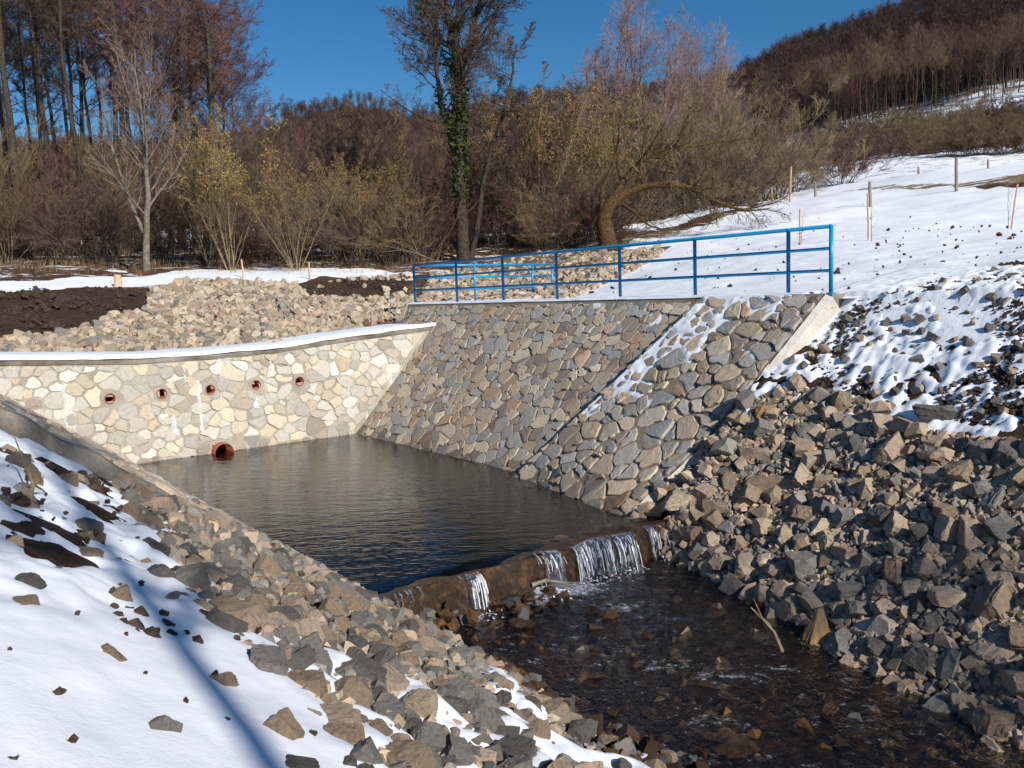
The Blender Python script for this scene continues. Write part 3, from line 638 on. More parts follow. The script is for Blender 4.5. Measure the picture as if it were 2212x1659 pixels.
# ------------------------------------------------------------------ WATER
us = np.arange(-19.6, -8.22, .12); vs = np.arange(2.6, 9.75, .12); A, B = np.meshgrid(us, vs, indexing='ij'); x, y = XY(A, B)
zp = np.zeros_like(A)+.006*(fbm(x, y, .8, 3, 5)-.5)-.03*sstep(-8.6, -8.24, A)
o = link('water', npmesh('pool', np.stack([x, y, zp], -1).reshape(-1, 3), grid_faces(len(us), len(vs)), True), mt_pool); tag(o, 'still brownish pool water rippling below the stone slope', kind='structure')
us = np.arange(-8.35, 4, .05); vs = np.arange(2.8, 9.6, .05); A, B = np.meshgrid(us, vs, indexing='ij'); x, y = XY(A, B)
zs_ = water_z(A)+.045*(fbm(x, y, .45, 4, 205)-.5)
pxs, pys, _ = PRJ(np.stack([x, y, zs_], -1)); foam = np.zeros_like(A)
FO = [((1190,1270),(105,18),1.12),((1130,1294),(60,11),1.05),((960,1300),(90,22),.6),((1010,1330),(50,12),.5),((1340,1310),(60,12),.5),((1450,1345),(60,16),.35),((1290,1225),(70,14),.7),((1360,1190),(30,18),.6),
      ((1580,1460),(80,12),.38),((1680,1445),(40,8),.4),((1560,1560),(70,12),.40),((1730,1560),(40,10),.4),((1450,1440),(60,14),.35),((850,1295),(50,12),.65),((1640,1640),(50,10),.35),((1500,1640),(60,14),.35)]
for (cx, cy), (rx, ry), a_ in FO: foam = np.maximum(foam, a_*np.exp(-(((pxs-cx)/rx)**2+((pys-cy)/ry)**2)))
o = link('water', npmesh('stream', np.stack([x, y, zs_], -1).reshape(-1, 3), grid_faces(len(us), len(vs)), True, None, {'foam': foam}), mt_stream); tag(o, 'dark clear stream running over brown stones below the weir', kind='structure')
# stream bed (own sheet a little above the ground sheet)
us = np.arange(-8.3, 4, .05); vs = np.arange(3.4, 9.4, .05); A, B = np.meshgrid(us, vs, indexing='ij'); x, y = XY(A, B)
zb_ = water_z(A)-.11+.36*(fbm(x, y, .6, 4, 230)-.5)+.10*(fbm(x, y, .16, 3, 233)-.5); gz = ZG(x, y)
zb_ = np.maximum(zb_, gz+.0); keep = (gz < water_z(A)+.02)[:-1, :-1]
V, Fc = compact(np.stack([x, y, zb_], -1).reshape(-1, 3), grid_faces(len(us), len(vs), keep)); o = link('stream_bed', npmesh('stream_bed', V, Fc, False), mt_bed); tag(o, kind='structure')
# falling water along the sill
wf = tag(empty('waterfall', W3(-8.2, 6, -.2)), 'thin curtain of white glinting water falling over the sill', 'waterfall')
for (va, vb, dens) in [(4.4, 4.8, .5), (5.3, 5.6, .6), (6.5, 6.85, .7), (7.0, 8.15, 1.), (8.4, 8.65, .8)]:
    bs = np.arange(va, vb, .022); ts = np.linspace(0, 1, 11); V = []; Fc = []
    e_ = -8.32+.34*(fbm(bs, bs*0, .5, 3, 141)-.5)
    for b, e in zip(bs, e_):
        k_ = rg.uniform(.14, .26)
        for t in ts: V.append(W3(e-.04+(.05+k_*t**.55)+rg.uniform(-.008, .008), b+rg.uniform(-.006, .006), -.0-.46*t**1.6))
    for i in range(len(bs)-1):
        if rg.random() > .80*dens+.05: continue
        for k in range(10): a = 11*i+k; Fc.append((a, a+11, a+12, a+1))
    mb = MB(); mb.add(V, Fc); child('water_curtain', mb, mt_fall, wf, False)

mb = MB()
for _ in range(130):
    b = rg.choice([rg.uniform(6.5, 8.1), rg.uniform(7.0, 8.0), rg.uniform(7.4, 8.1), rg.uniform(5.4, 5.6), rg.uniform(7.0, 8.0), rg.uniform(8.45, 8.65)]); e = -8.32+.34*(float(fbm(np.array([b]), np.array([0.]), .5, 3, 141)[0])-.5)
    w_ = rg.uniform(.0015, .006); k_ = rg.uniform(.12, .34); t0 = rg.uniform(0, .5); t1 = min(1, t0+rg.uniform(.12, .6)); V = []; Fc = []
    for i, t in enumerate(np.linspace(t0, t1, 7)): q = W3(e+.04+k_*t**.55, b+rg.uniform(-.004, .004), -.005-.46*t**1.6); V += [q-Nn*w_, q+Cc*w_, q+Nn*w_]
    for i in range(6): a = 3*i; Fc += [(a, a+1, a+4, a+3), (a+1, a+2, a+5, a+4)]
    mb.add(V, Fc)
mt_white, nt, out = newmat('white_water'); princ(nt, out, (.82, .85, .9), .12, None, 1.0); o = child('water_strands', mb, mt_white, wf, True); o['kind'] = 'stuff'
mb = MB()                                                   # broken white water thrown up where the curtain lands
for (va, vb, n_) in [(6.2, 8.1, 260), (5.2, 5.7, 40), (4.4, 4.9, 40), (8.45, 8.7, 20)]:
    for _ in range(n_):
        b = rg.uniform(va, vb); q = W3(-8.32+.30+abs(rg.normal(0, .13)), b, -.44+abs(rg.normal(0, .025))); r_ = rg.uniform(.004, .016)
        V = [q+r_*np.array([rg.normal(), rg.normal(), rg.normal()*.5]) for _ in range(5)]; mb.add(V, [(0, 1, 2), (0, 2, 3), (0, 3, 4), (1, 2, 3), (1, 3, 4)])
o = child('splash', mb, mt_white, wf, False); o['kind'] = 'stuff'

# ------------------------------------------------------------------ RAILINGS
def railing(p0, dirv, ts, posts_w, zb, label):
    root = tag(empty('railing', list(p0)), label, 'railing', 'blue tubular railings on the crest')
    p0 = np.array(p0); L0, L1 = ts[0], ts[-1]
    def part(name, pts, r=.024):
        mb = MB(); mb.tube([np.array(q)-p0 for q in pts], r, 12); return link(name, mb.mesh(name, True), mt_blue, root)
    for z, nm in ((1.10, 'top_rail'), (.74, 'rail'), (.38, 'rail')): part(nm, [p0+dirv*L0+np.array([0, 0, z]), p0+dirv*L1+np.array([0, 0, z])], .034 if z > 1 else .027)
    for t in ts: part('post', [p0+dirv*t+np.array([0, 0, -.05]), p0+dirv*t+np.array([0, 0, 1.10+.02])], .035)
    for t in ts: mb = MB(); q = dirv*t; mb.tube([q+[0, 0, -.04], q+[0, 0, .022]], .075, 10); link('base_plate', mb.mesh('base_plate'), mt_blue, root)
    return root
base = W3(-21.6, 12.72, 3.10)
pu = [UP(px, py, Nn, 12.72)@Cc for px, py in [(897,655),(988,655),(1088,652),(1204,649),(1340,644),(1502,638),(1703,627),(1795,632)]]
railing(W3(pu[0], 12.72, 3.13), Cc, [q-pu[0] for q in pu], None, 0, 'long blue tubular railing along the edge above the stone slope')
pv = [UP(px, 640, Cc, pu[0]-.04)@Nn for px in (1029, 1154, 1196)]
railing(W3(pu[0]-.10, 12.78, 3.13), Nn, [0]+[q-12.78 for q in pv], None, 0, 'shorter blue railing turning away at the far corner, seen behind the long one')

# ------------------------------------------------------------------ ROCKS
def rock_mesh(name, seed, flat=.6, cuts=9, rough=0):
    r = random.Random(seed); bm = bmesh.new(); bmesh.ops.create_cube(bm, size=1.0)
    bmesh.ops.transform(bm, matrix=Matrix(((1.0, r.uniform(-.25, .25), r.uniform(-.2, .2), 0), (0, .78, r.uniform(-.25, .25), 0), (0, 0, flat, 0), (0, 0, 0, 1))), verts=bm.verts)
    for _ in range(cuts):
        d = Vector((r.gauss(0, 1), r.gauss(0, .85), r.gauss(0, .7))).normalized(); ext = max(d.dot(v.co) for v in bm.verts); k = ext*r.uniform(.66, .88)
        g = bm.verts[:]+bm.edges[:]+bm.faces[:]; res = bmesh.ops.bisect_plane(bm, geom=g, plane_co=d*k, plane_no=d, clear_outer=True)
        ed = [e for e in res['geom_cut'] if isinstance(e, bmesh.types.BMEdge)]
        if ed: bmesh.ops.holes_fill(bm, edges=bm.edges[:], sides=0)
    bmesh.ops.remove_doubles(bm, verts=bm.verts, dist=.015)
    bmesh.ops.dissolve_limit(bm, angle_limit=.06, verts=bm.verts, edges=bm.edges)
    if rough: bmesh.ops.bevel(bm, geom=bm.edges[:], offset=.020, segments=1, affect='EDGES', clamp_overlap=True)
    bmesh.ops.triangulate(bm, faces=bm.faces[:])
    if rough:
        for _ in range(2):
            L = [e for e in bm.edges if e.calc_length() > .17]; bmesh.ops.subdivide_edges(bm, edges=L, cuts=1); bmesh.ops.triangulate(bm, faces=bm.faces[:])
        for v in bm.verts: v.co += Vector((r.gauss(0, 1), r.gauss(0, 1), r.gauss(0, 1)))*.012
    bmesh.ops.recalc_face_normals(bm, faces=bm.faces); me = bpy.data.meshes.new(name); bm.to_mesh(me); bm.free(); return me
RPAR = [(1, .62, 13), (2, .5, 10), (3, .7, 14), (4, .42, 9), (5, .8, 15), (6, .58, 12), (7, .66, 11), (8, .5, 14), (9, .74, 12), (10, .6, 16)]
def vf(me):
    v = np.empty(len(me.vertices)*3); me.vertices.foreach_get('co', v); return v.reshape(-1, 3), np.array([p.vertices[:] for p in me.polygons])
RSV = [vf(rock_mesh('rock_shape', a, b, c)) for a, b, c in RPAR]; RHV = [vf(rock_mesh('rock_shape', a, b, c, 1)) for a, b, c in RPAR]; RS = RPAR
RC = {'grey': (.25, .24, .22), 'brown': (.32, .25, .18), 'tan': (.47, .385, .29), 'dark grey': (.145, .14, .13), 'pinkish': (.43, .335, .265), 'ochre': (.40, .25, .11), 'cream': (.49, .42, .325), 'dark brown': (.060, .038, .023), 'rust': (.13, .068, .027)}
def rotm(rng, tilt=.6):
    a = rng.uniform(0, 2*math.pi); b, c = rng.normal(0, tilt, 2); ca, sa = math.cos(a), math.sin(a)
    Rz = np.array([[ca, -sa, 0], [sa, ca, 0], [0, 0, 1]]); Rx = np.array([[1, 0, 0], [0, math.cos(b), -math.sin(b)], [0, math.sin(b), math.cos(b)]]); Ry = np.array([[math.cos(c), 0, math.sin(c)], [0, 1, 0], [-math.sin(c), 0, math.cos(c)]])
    return Rx@Ry@Rz
rocks = []       # dict(pos, size, shape, col, R, zone)
def scatter(zone, xr, yr, poly, n, smin, smax, power, pal, over=.62, lift=.18, seed=1, dens=None, flat_to=None):
    rng = np.random.default_rng(seed); cells = {}; cnt = 0; M = n*30
    xs, ys = rng.uniform(*xr, M), rng.uniform(*yr, M); zs0 = ZG(xs, ys); pxs_, pys_, ws_ = PRJ(np.stack([xs, ys, zs0], -1))
    ok0 = np.zeros(M, bool)
    for p in poly: ok0 |= inpoly(pxs_, pys_, p)
    ok0 &= ws_ > .5
    if dens is not None: ok0 &= rng.random(M) < dens(pxs_, pys_)
    ii = np.nonzero(ok0)[0]; sizes = np.sort(smin+(smax-smin)*rng.random(n)**power)[::-1]; q = 0; fails = 0
    for s in sizes:
        fails = 0
        while q < len(ii) and fails < 14:
            t = ii[q]; q += 1; fails += 1; x, y, z = xs[t], ys[t], zs0[t]; R_ = over*s/2; ok = True; ci, cj = int(x//.5), int(y//.5)
            for i in range(ci-2, ci+3):
                for j in range(cj-2, cj+3):
                    for (a, b, r2) in cells.get((i, j), ()):
                        if (a-x)**2+(b-y)**2 < (R_+r2)**2: ok = False; break
                    if not ok: break
                if not ok: break
            if not ok: continue
            cells.setdefault((ci, cj), []).append((x, y, R_))
            rocks.append(dict(pos=np.array([x, y, z+s*lift*rng.uniform(.4, 1.5)]), size=s*rng.uniform(.9, 1.1), shape=int(rng.integers(len(RS))), col=pal[rng.integers(len(pal))], R=rotm(rng), zone=zone, px=float(pxs_[t]), py=float(pys_[t]), w=float(ws_[t]))); cnt += 1
            break
    return cnt
P_RL = [[(250,1040),(430,1120),(640,1226),(820,1292),(930,1370),(1030,1430),(1190,1535),(1350,1640),(1420,1750),(800,1750),(690,1600),(600,1500),(500,1400),(420,1320),(370,1220),(300,1130)]]
P_RR = [[(1590,890),(1700,835),(1860,865),(1950,920),(2060,950),(2212,960),(2500,975),(2500,1900),(2250,1760),(1950,1545),(1740,1365),(1600,1290),(1500,1240),(1385,1190),(1395,1140),(1430,1125),(1520,1000)]]
palL = ['grey', 'grey', 'brown', 'grey', 'tan', 'dark grey', 'pinkish', 'brown', 'dark grey']; palR = ['grey', 'brown', 'tan', 'tan', 'dark grey', 'pinkish', 'grey', 'tan', 'brown']; palB = ['tan', 'cream', 'cream', 'grey', 'pinkish', 'tan', 'brown', 'cream']
def in_any(px, py, P): 
    k = np.zeros(np.shape(px), bool)
    for p in P: k |= inpoly(px, py, p)
    return k
scatter('L', (-4.5, 3.5), (1.5, 10), P_RL, 900, .08, .24, 1.9, palL, .64, .20, 11)
scatter('L', (-4.5, 3.5), (1.5, 10), P_RL, 2600, .03, .10, 1.2, palL, .52, .4, 12)
scatter('R', (.5, 10.5), (4.0, 16), P_RR, 700, .11, .38, 2.6, palR, .66, .18, 13)
scatter('R', (.5, 10.5), (4.0, 16), P_RR, 9000, .035, .13, 1.15, palR, .52, .34, 14)
scatter('B', (-16, 6), (16, 38), P_RIPB, 2600, .17, .38, 2.2, palB, .60, .08, 15, dens=lambda px, py: np.where(in_any(px, py, P_SOIL), .01, 1.))
scatter('B', (-16, 6), (16, 38), P_RIPB, 5200, .09, .20, 1.3, palB, .5, .2, 16, dens=lambda px, py: np.where(in_any(px, py, P_SOIL), .02, 1.))
scatter('S', (-3, 5.5), (3.5, 11), [[(1000,1340),(1400,1200),(1590,1290),(1740,1370),(2000,1560),(2200,1800),(1400,1750),(1200,1560),(1040,1440)]], 1500, .04, .22, 2.2, ['dark grey', 'dark brown', 'dark brown', 'rust', 'dark brown', 'brown'], .62, .30, 17)
rw = np.random.default_rng(171)
for _ in range(330):
    b = rw.uniform(4.2, 9.0); t = rw.random(); s_ = rw.uniform(.04, .17); a_ = -8.36+t*.46+rw.normal(0, .04)
    if 6.3 < b < 8.1 and rw.random() < .45: continue
    q = W3(a_, b, -.06-.42*t-s_*.3)
    if _ % 2 and b < 6.6: s_ *= 1.2; q = W3(-8.15+abs(rw.normal(0, .35)), b, -.50+.25*rw.random()*(1 if b < 5.6 else .4)); p_ = PRJ(q); rocks.append(dict(pos=q, size=s_, shape=int(rw.integers(10)), col=['dark brown', 'dark brown', 'dark grey', 'rust'][int(rw.integers(4))], R=rotm(rw), zone='S', px=float(p_[0]), py=float(p_[1]), w=float(p_[2])))
scatter('W', (-6, 2), (1.5, 9), [[(0,960),(250,1060),(420,1150),(470,1330),(640,1500),(760,1640),(640,1750),(0,1750)]], 90, .05, .22, 1.8, ['brown', 'dark grey', 'grey', 'brown'], 1.3, .10, 18, dens=lambda px, py: np.where(py < 1330, 1., .2))
scatter('X', (2.5, 14), (8, 22), [[(1840,650),(2400,540),(2400,960),(1980,900),(1620,880)]], 420, .04, .22, 2.6, ['dark grey', 'grey', 'brown', 'dark grey'], 1.1, .12, 19)
# boulders singled out by eye: px, py of the base, size, colour, shape scale, label
BIGR = [((1765,1395),.62,'ochre',(.55,.5,1.25),'upright orange-brown pyramid boulder at the stream edge of the right bank'),
 ((1690,1235),.40,'pinkish',(1.1,.8,.6),'broad pinkish slab facing the camera above the stream on the right bank'),
 ((1640,995),.46,'brown',(1.2,.7,.7),'flat-topped brown boulder near the foot of the white wing end'),
 ((1740,950),.45,'grey',(.6,.6,1.2),'upright grey-green boulder standing in the upper right rock bank'),
 ((1690,1055),.62,'brown',(1.5,.5,.45),'long low brown block with a mossy end on the upper right bank'),
 ((1475,1090),.5,'tan',(1.1,.8,.7),'pale tan block wedged against the lower corner of the snowy wing'),
 ((1410,1195),.42,'tan',(.8,.7,1.0),'pale block standing at the right end of the waterfall'),
 ((1780,1330),.3,'grey',(.8,.8,.8),'smooth grey stone beside the orange pyramid boulder'),
 ((1850,1290),.40,'grey',(1.2,.8,.7),'blue-grey wedge-topped stone right of the pyramid boulder'),
 ((2060,1300),.45,'tan',(1.3,.7,.6),'tan slab lying across the middle of the right rock bank'),
 ((2150,1570),.42,'brown',(1.,.8,.8),'large dim brown boulder in the lower right corner of the rock bank'),
 ((1960,1500),.36,'pinkish',(.8,.6,.9),'pale pointed stone leaning in the lower right rocks'),
 ((505,1350),.27,'brown',(1.2,.8,.75),'ribbed brown boulder at the snow edge of the left bank'),
 ((665,1510),.24,'brown',(.8,.6,1.2),'upright brown stone with a pointed tip in the left snow'),
 ((735,1590),.24,'pinkish',(1.1,.9,.7),'big rounded pinkish stone at the bottom of the left rock bank'),
 ((565,1440),.22,'tan',(1.3,.7,.55),'smooth orange-tan stone lying in the left snow'),
 ((1240,1590),.30,'tan',(1.3,.7,.8),'long tan boulder at the stream edge at the foot of the left bank'),
 ((1305,1630),.26,'brown',(.8,.6,1.),'upright brown stone beside the long tan boulder at the foot of the left bank'),
 ((450,1250),.18,'grey',(1.1,.9,.7),'blue-grey stone near the concrete wing edge on the left bank'),
 ((40,1270),.22,'dark grey',(1.3,.8,.5),'lone mossy dark stone lying in the snow at the left edge'),
 ((600,1670),.20,'dark grey',(1.6,.6,.6),'long mossy dark stone at the bottom edge of the snow'),
 ((1650,905),.40,'ochre',(.7,.7,1.1),'rust-stained block under the end of the white concrete strip'),
 ((1560,1110),.44,'brown',(1.3,.7,.6),'brown slab just right of the wing foot'),
 ((2020,905),.44,'dark grey',(1.1,.8,.8),'dark boulder in the snow at the top of the right bank')]
for i, ((px, py), s, col, sc, lab) in enumerate(BIGR):
    p = HIT(px, py); rng = np.random.default_rng(500+i); a_ = rng.uniform(-.5, .3); R = np.array([[math.cos(a_), -math.sin(a_), 0], [math.sin(a_), math.cos(a_), 0], [0, 0, 1]])@np.array([[1, 0, rng.uniform(-.2, .2)], [0, 1, rng.uniform(-.2, .2)], [rng.uniform(-.15, .15), 0, 1]])@np.diag(sc)
    rocks = [r for r in rocks if not (abs(r['px']-px) < s*300/np.hypot(*p[:2])*2.2 and abs(r['py']-py+20) < s*300/np.hypot(*p[:2])*2.0 and r['size'] > .16)]
    rocks.append(dict(pos=p+np.array([0, 0, s*sc[2]*.22]), size=s, shape=i % len(RS), col=col, R=R, zone='big', px=px, py=py, w=float(PRJ(p)[2]), label=lab))
rw = np.random.default_rng(909)
for _ in range(150):
    z_ = rw.uniform(-.35, 1.25); s_ = rw.uniform(.10, .30)*(1 if rw.random() < .5 else .6); q = m_wing(float(uB(z_)), z_)+Cc*(.05+abs(rw.normal(0, .22)))-slope_n*(rw.uniform(.0, .30))
    p_ = PRJ(q); rocks.append(dict(pos=q, size=s_, shape=int(rw.integers(10)), col=palR[int(rw.integers(len(palR)))], R=rotm(rw), zone='R', px=float(p_[0]), py=float(p_[1]), w=float(p_[2])))
for _ in range(260):
    v_ = 4.7-3.0*rw.random()**1.3; s_ = rw.uniform(.05, .20); q = m_left(-8.42, v_)+Cc*(.02+abs(rw.normal(0, .20)))-ln_*(rw.uniform(-.02, .22)+.08*(v_ < 2.6)); p_ = PRJ(q)
    rocks.append(dict(pos=q, size=s_, shape=int(rw.integers(10)), col=palL[int(rw.integers(len(palL)))], R=rotm(rw), zone='L', px=float(p_[0]), py=float(p_[1]), w=float(p_[2])))
for _ in range(230):
    v_ = 4.5-2.1*rw.random()**1.2; s_ = rw.uniform(.05, .17); q = W3(-8.42-.42*rw.random()**1.5, v_, .74*(4.18-v_)-.01); p_ = PRJ(q)
    rocks.append(dict(pos=q, size=s_, shape=int(rw.integers(10)), col=palL[int(rw.integers(len(palL)))], R=rotm(rw, .35), zone='L', px=float(p_[0]), py=float(p_[1]), w=float(p_[2])))
for r in rocks: r['scr'] = r['size']/r['w']*F*(1 if (-60 < r['px'] < 2270 and r['py'] < 1720) else .2)*(50 if r['zone'] == 'big' else 1)
rocks.sort(key=lambda r: -r['scr'])
solo, rest = rocks[:298], rocks[298:]
RMESH = {}
ORD = ['first', 'second', 'third', 'fourth', 'fifth', 'sixth', 'seventh', 'eighth', 'ninth', 'tenth', 'eleventh', 'twelfth', 'thirteenth', 'fourteenth', 'fifteenth', 'sixteenth', 'seventeenth', 'eighteenth', 'nineteenth', 'twentieth',
       'twenty-first', 'twenty-second', 'twenty-third', 'twenty-fourth', 'twenty-fifth', 'twenty-sixth', 'twenty-seventh', 'twenty-eighth', 'twenty-ninth', 'thirtieth', 'thirty-first', 'thirty-second', 'thirty-third', 'thirty-fourth', 'thirty-fifth', 'thirty-sixth', 'thirty-seventh', 'thirty-eighth', 'thirty-ninth', 'fortieth', 'forty-first', 'forty-second', 'forty-third', 'forty-fourth', 'forty-fifth']
def place_word(r):
    px, py = r['px'], r['py']; z = r['zone']
    if z == 'W': return 'in the snow near the wing edge' if py < 1200 else 'in the snow of the left bank' if py < 1450 else 'in the foreground snow'
    if z == 'L': return 'on the left bank beside the pool' if py < 1330 else 'on the left bank below the sill' if py < 1480 else 'low on the left bank above the stream' if px > 950 else 'low on the left bank near the snow'
    if z == 'S': return 'wet under the waterfall' if py < 1350 else 'wet in midstream' if py < 1500 else 'wet in the near stream'
    if z == 'X': return 'in patchy snow near the wing' if px < 1950 else 'in patchy snow at the right'
    if z == 'B': return 'in the riprap behind the cream wall' if px < 890 else 'in the riprap behind the blue railing'
    return ('high' if py < 1080 else 'midway' if py < 1320 else 'low')+(' on the right bank by the wing' if px < 1650 else ' on the right bank')
ZG_ = {'L': 'rocks piled on the left bank', 'W': 'stones lying in the left snow', 'S': 'wet stones in the stream', 'X': 'stones poking out of the right snow', 'B': 'pale riprap behind the wall', 'R': 'rocks piled on the right bank'}
kinds = {}
for r in solo:
    if 'label' in r: continue
    sz = 'large' if r['size'] > .34 else 'medium' if r['size'] > .2 else 'small'
    kinds.setdefault((sz, r['col'], place_word(r)), []).append(r)
for (sz, c_, pw), lst in kinds.items():
    lst.sort(key=lambda r: r['px'])
    for i, r in enumerate(lst): r['lab2'] = f"{sz} {c_} rock {pw}"+('' if len(lst) == 1 else ', leftmost' if i == 0 else ', rightmost' if i == len(lst)-1 else f', {ORD[min(i,44)]} from left')
for r in solo:
    key = (r['shape'], r['col'])
    if key not in RMESH:
        v, f = RHV[r['shape']]; RMESH[key] = npmesh('rock', v, f, False, np.tile(RC[r['col']], (len(v), 1)))
        RMESH[key].materials.append(mt_rock)
    mesh_ = RMESH[key]
    if 'pyramid boulder at' in r.get('label', ''):
        v, f = RHV[r['shape']]; zz_ = (v[:, 2]-v[:, 2].min())/np.ptp(v[:, 2]); v = v.copy(); v[:, :2] *= (1.25-1.05*zz_)[:, None]; mesh_ = npmesh('rock', v, f, False, np.tile((.38, .25, .13), (len(v), 1))); mesh_.materials.append(mt_rock)
    o = bpy.data.objects.new('rock', mesh_); COL.objects.link(o)
    M4 = Matrix([list(row)+[0] for row in (r['R']*r['size'])]+[[0, 0, 0, 1]]); M4.translation = Vector(r['pos'].tolist()); o.matrix_world = M4
    tag(o, r.get('label', r.get('lab2')), 'rock', 'boulders and riprap rocks' if 'label' in r else ZG_[r['zone']])
def merge(lst, colf=None):
    VV, FF, CC = [], [], []; n = 0
    for r in lst:
        v, f = RSV[r['shape']]; q = (v@(r['R']*r['size']).T)+r['pos']; VV.append(q); FF.append(f+n); n += len(v)
        c = np.array(RC[r['col']])*(.75+.5*((r['px']*7.13) % 1)); CC.append(np.tile(c, (len(v), 1)))
    return np.vstack(VV), np.vstack(FF), np.vstack(CC)
V, Fc, Cl = merge(rest); o = link('small_rocks', npmesh('small_rocks', V, Fc, False, Cl), mt_rock); tag(o, 'countless smaller stones packed between the larger rocks on both banks and behind the wall', 'rocks', kind='stuff')

# soil clods breaking through the snow
cl = []; rng = np.random.default_rng(77)
def clods(n, xr, yr, poly, smin, smax, seed):
    rng = np.random.default_rng(seed); M = n*14; x = rng.uniform(*xr, M); y = rng.uniform(*yr, M); z = ZG(x, y); px, py, w = PRJ(np.stack([x, y, z], -1))
    ok = inpoly(px, py, poly) & (fbm(x*.6-y*.8, (x*.8+y*.6)*1.7, 1.0, 3, 88) > .52)
    for i in np.nonzero(ok)[0][:n]:
        s = smin+(smax-smin)*rng.random()**2.5; cl.append(dict(pos=np.array([x[i], y[i], z[i]+.02+s*.1]), size=s, shape=int(rng.integers(len(RS))), col='brown', R=rotm(rng), px=x[i]))
clods(5200, (2.5, 14), (8, 20), [(1840,650),(2400,520),(2400,960),(1980,900),(1620,880),(1760,760)], .015, .075, 5)
clods(900, (-6, 2), (1.5, 9), [(-50,960),(250,1060),(420,1150),(470,1330),(560,1420),(300,1400),(-50,1330)], .02, .10, 6)
clods(1500, (-18, 0), (18, 32), P_SOIL[0], .03, .16, 8); clods(500, (-10, 0), (20, 34), P_SOIL[1], .03, .14, 9); clods(130, (-1, 16), (15, 40), [(1200,640),(1450,530),(1700,440),(2212,415),(2212,560),(1850,630)], .04, .13, 7)
for (n_, xr_, yr_, pl_) in ((420, (-6, 2), (1.5, 9), [(-50,960),(430,1150),(700,1500),(760,1700),(-50,1700)]), (220, (2, 14), (9, 30), [(1500,600),(2250,480),(2250,960),(1900,900)])):
    x = rng.uniform(*xr_, n_); y = rng.uniform(*yr_, n_); z = ZG(x, y); px, py, w = PRJ(np.stack([x, y, z], -1))
    for i in np.nonzero(inpoly(px, py, pl_))[0]: cl.append(dict(pos=np.array([x[i], y[i], z[i]+.075]), size=rng.uniform(.008, .035)*(1+w[i]*.05), shape=int(rng.integers(len(RS))), col='brown', R=rotm(rng), px=x[i]))
V, Fc, _ = merge(cl); jit = RNG.normal(0, .003, V.shape); o = link('soil_clods', npmesh('soil_clods', V+jit, Fc, False), mt_soil); tag(o, 'dark crumbs and clods of soil showing through the thin snow', 'soil', kind='stuff')


# ------------------------------------------------------------------ HILLS
COLS = [(-900,335,900),(-300,325,900),(300,318,900),(560,300,900),(620,250,900),(690,232,900),(745,226,900),(810,234,900),(880,252,850),(1000,255,800),(1100,225,750),(1350,212,700),
        (1500,205,650),(1600,168,620),(1700,120,600),(1830,85,600),(1950,40,600),(2100,-25,600),(2300,-110,600),(2900,-300,600),(3600,-400,600)]
def hill_pt(px, D):
    """ground height of the hillside along the bearing of px at depth D"""
    cx = [c[0] for c in COLS]; ry = np.interp(px, cx, [c[1] for c in COLS]); rd = np.interp(px, cx, [c[2] for c in COLS])
    b0 = UD(px, 500, 95); b1 = UD(px, 500, 120); z0 = ZG(b0[0], b0[1])-.5; z1 = ZG(b1[0], b1[1])
    py0 = PRJ(np.array([b0[0], b0[1], z0]))[1]
    f = np.interp(D, [95, 200, 300, 450, rd, rd*1.3], [0, .24, .45, .74, 1, .9]); py = py0*(1-f)+ry*f
    return UD(px, py, D)
HPX = np.arange(-900, 3601, 25.); HD = np.exp(np.linspace(math.log(95), math.log(1150), 50))
HP = np.array([[hill_pt(a, d) for d in HD] for a in HPX])
HP[..., 2] += (fbm(HP[..., 0], HP[..., 1], 60, 4, 500)-.5)*np.linspace(0, 20, 50)[None]-np.linspace(0, 4, 50)[None]
hpx, hpy, hpw = PRJ(HP)
hs = np.where((hpx > 1650) & (hpy > 130), .50, .28)*1.; hs = np.where(hpy > 335, .62, hs)
hc = np.empty(HP.shape); hc[:] = (.10, .06, .045)
me = npmesh('hillside', HP.reshape(-1, 3), grid_faces(len(HPX), len(HD)), True, hc.reshape(-1, 3), {'snow': hs})
mt_hill, nt, out = newmat('leaf_litter_and_snow'); a = attrib(nt, 'col'); s = attrib(nt, 'snow'); n = noise(nt, .09, 8, .7)
k = math_(nt, 'MULTIPLY_ADD', math_(nt, 'SUBTRACT', math_(nt, 'ADD', s.outputs['Fac'], n.outputs[0]), 1.0), 6., .5, clamp=True)
princ(nt, out, mixc(nt, k, a.outputs['Color'], (.75, .79, .85)), .9); tag(link('hills', me, mt_hill), kind='structure')
def hill_at(px, D):
    i = np.clip((px-HPX[0])/25, 0, len(HPX)-1.001); j = np.clip(np.interp(D, HD, np.arange(50)), 0, 48.999)
    i0, j0 = int(i), int(j); a, b = i-i0, j-j0
    return (HP[i0, j0]*(1-a)+HP[i0+1, j0]*a)*(1-b)+(HP[i0, j0+1]*(1-a)+HP[i0+1, j0+1]*a)*b
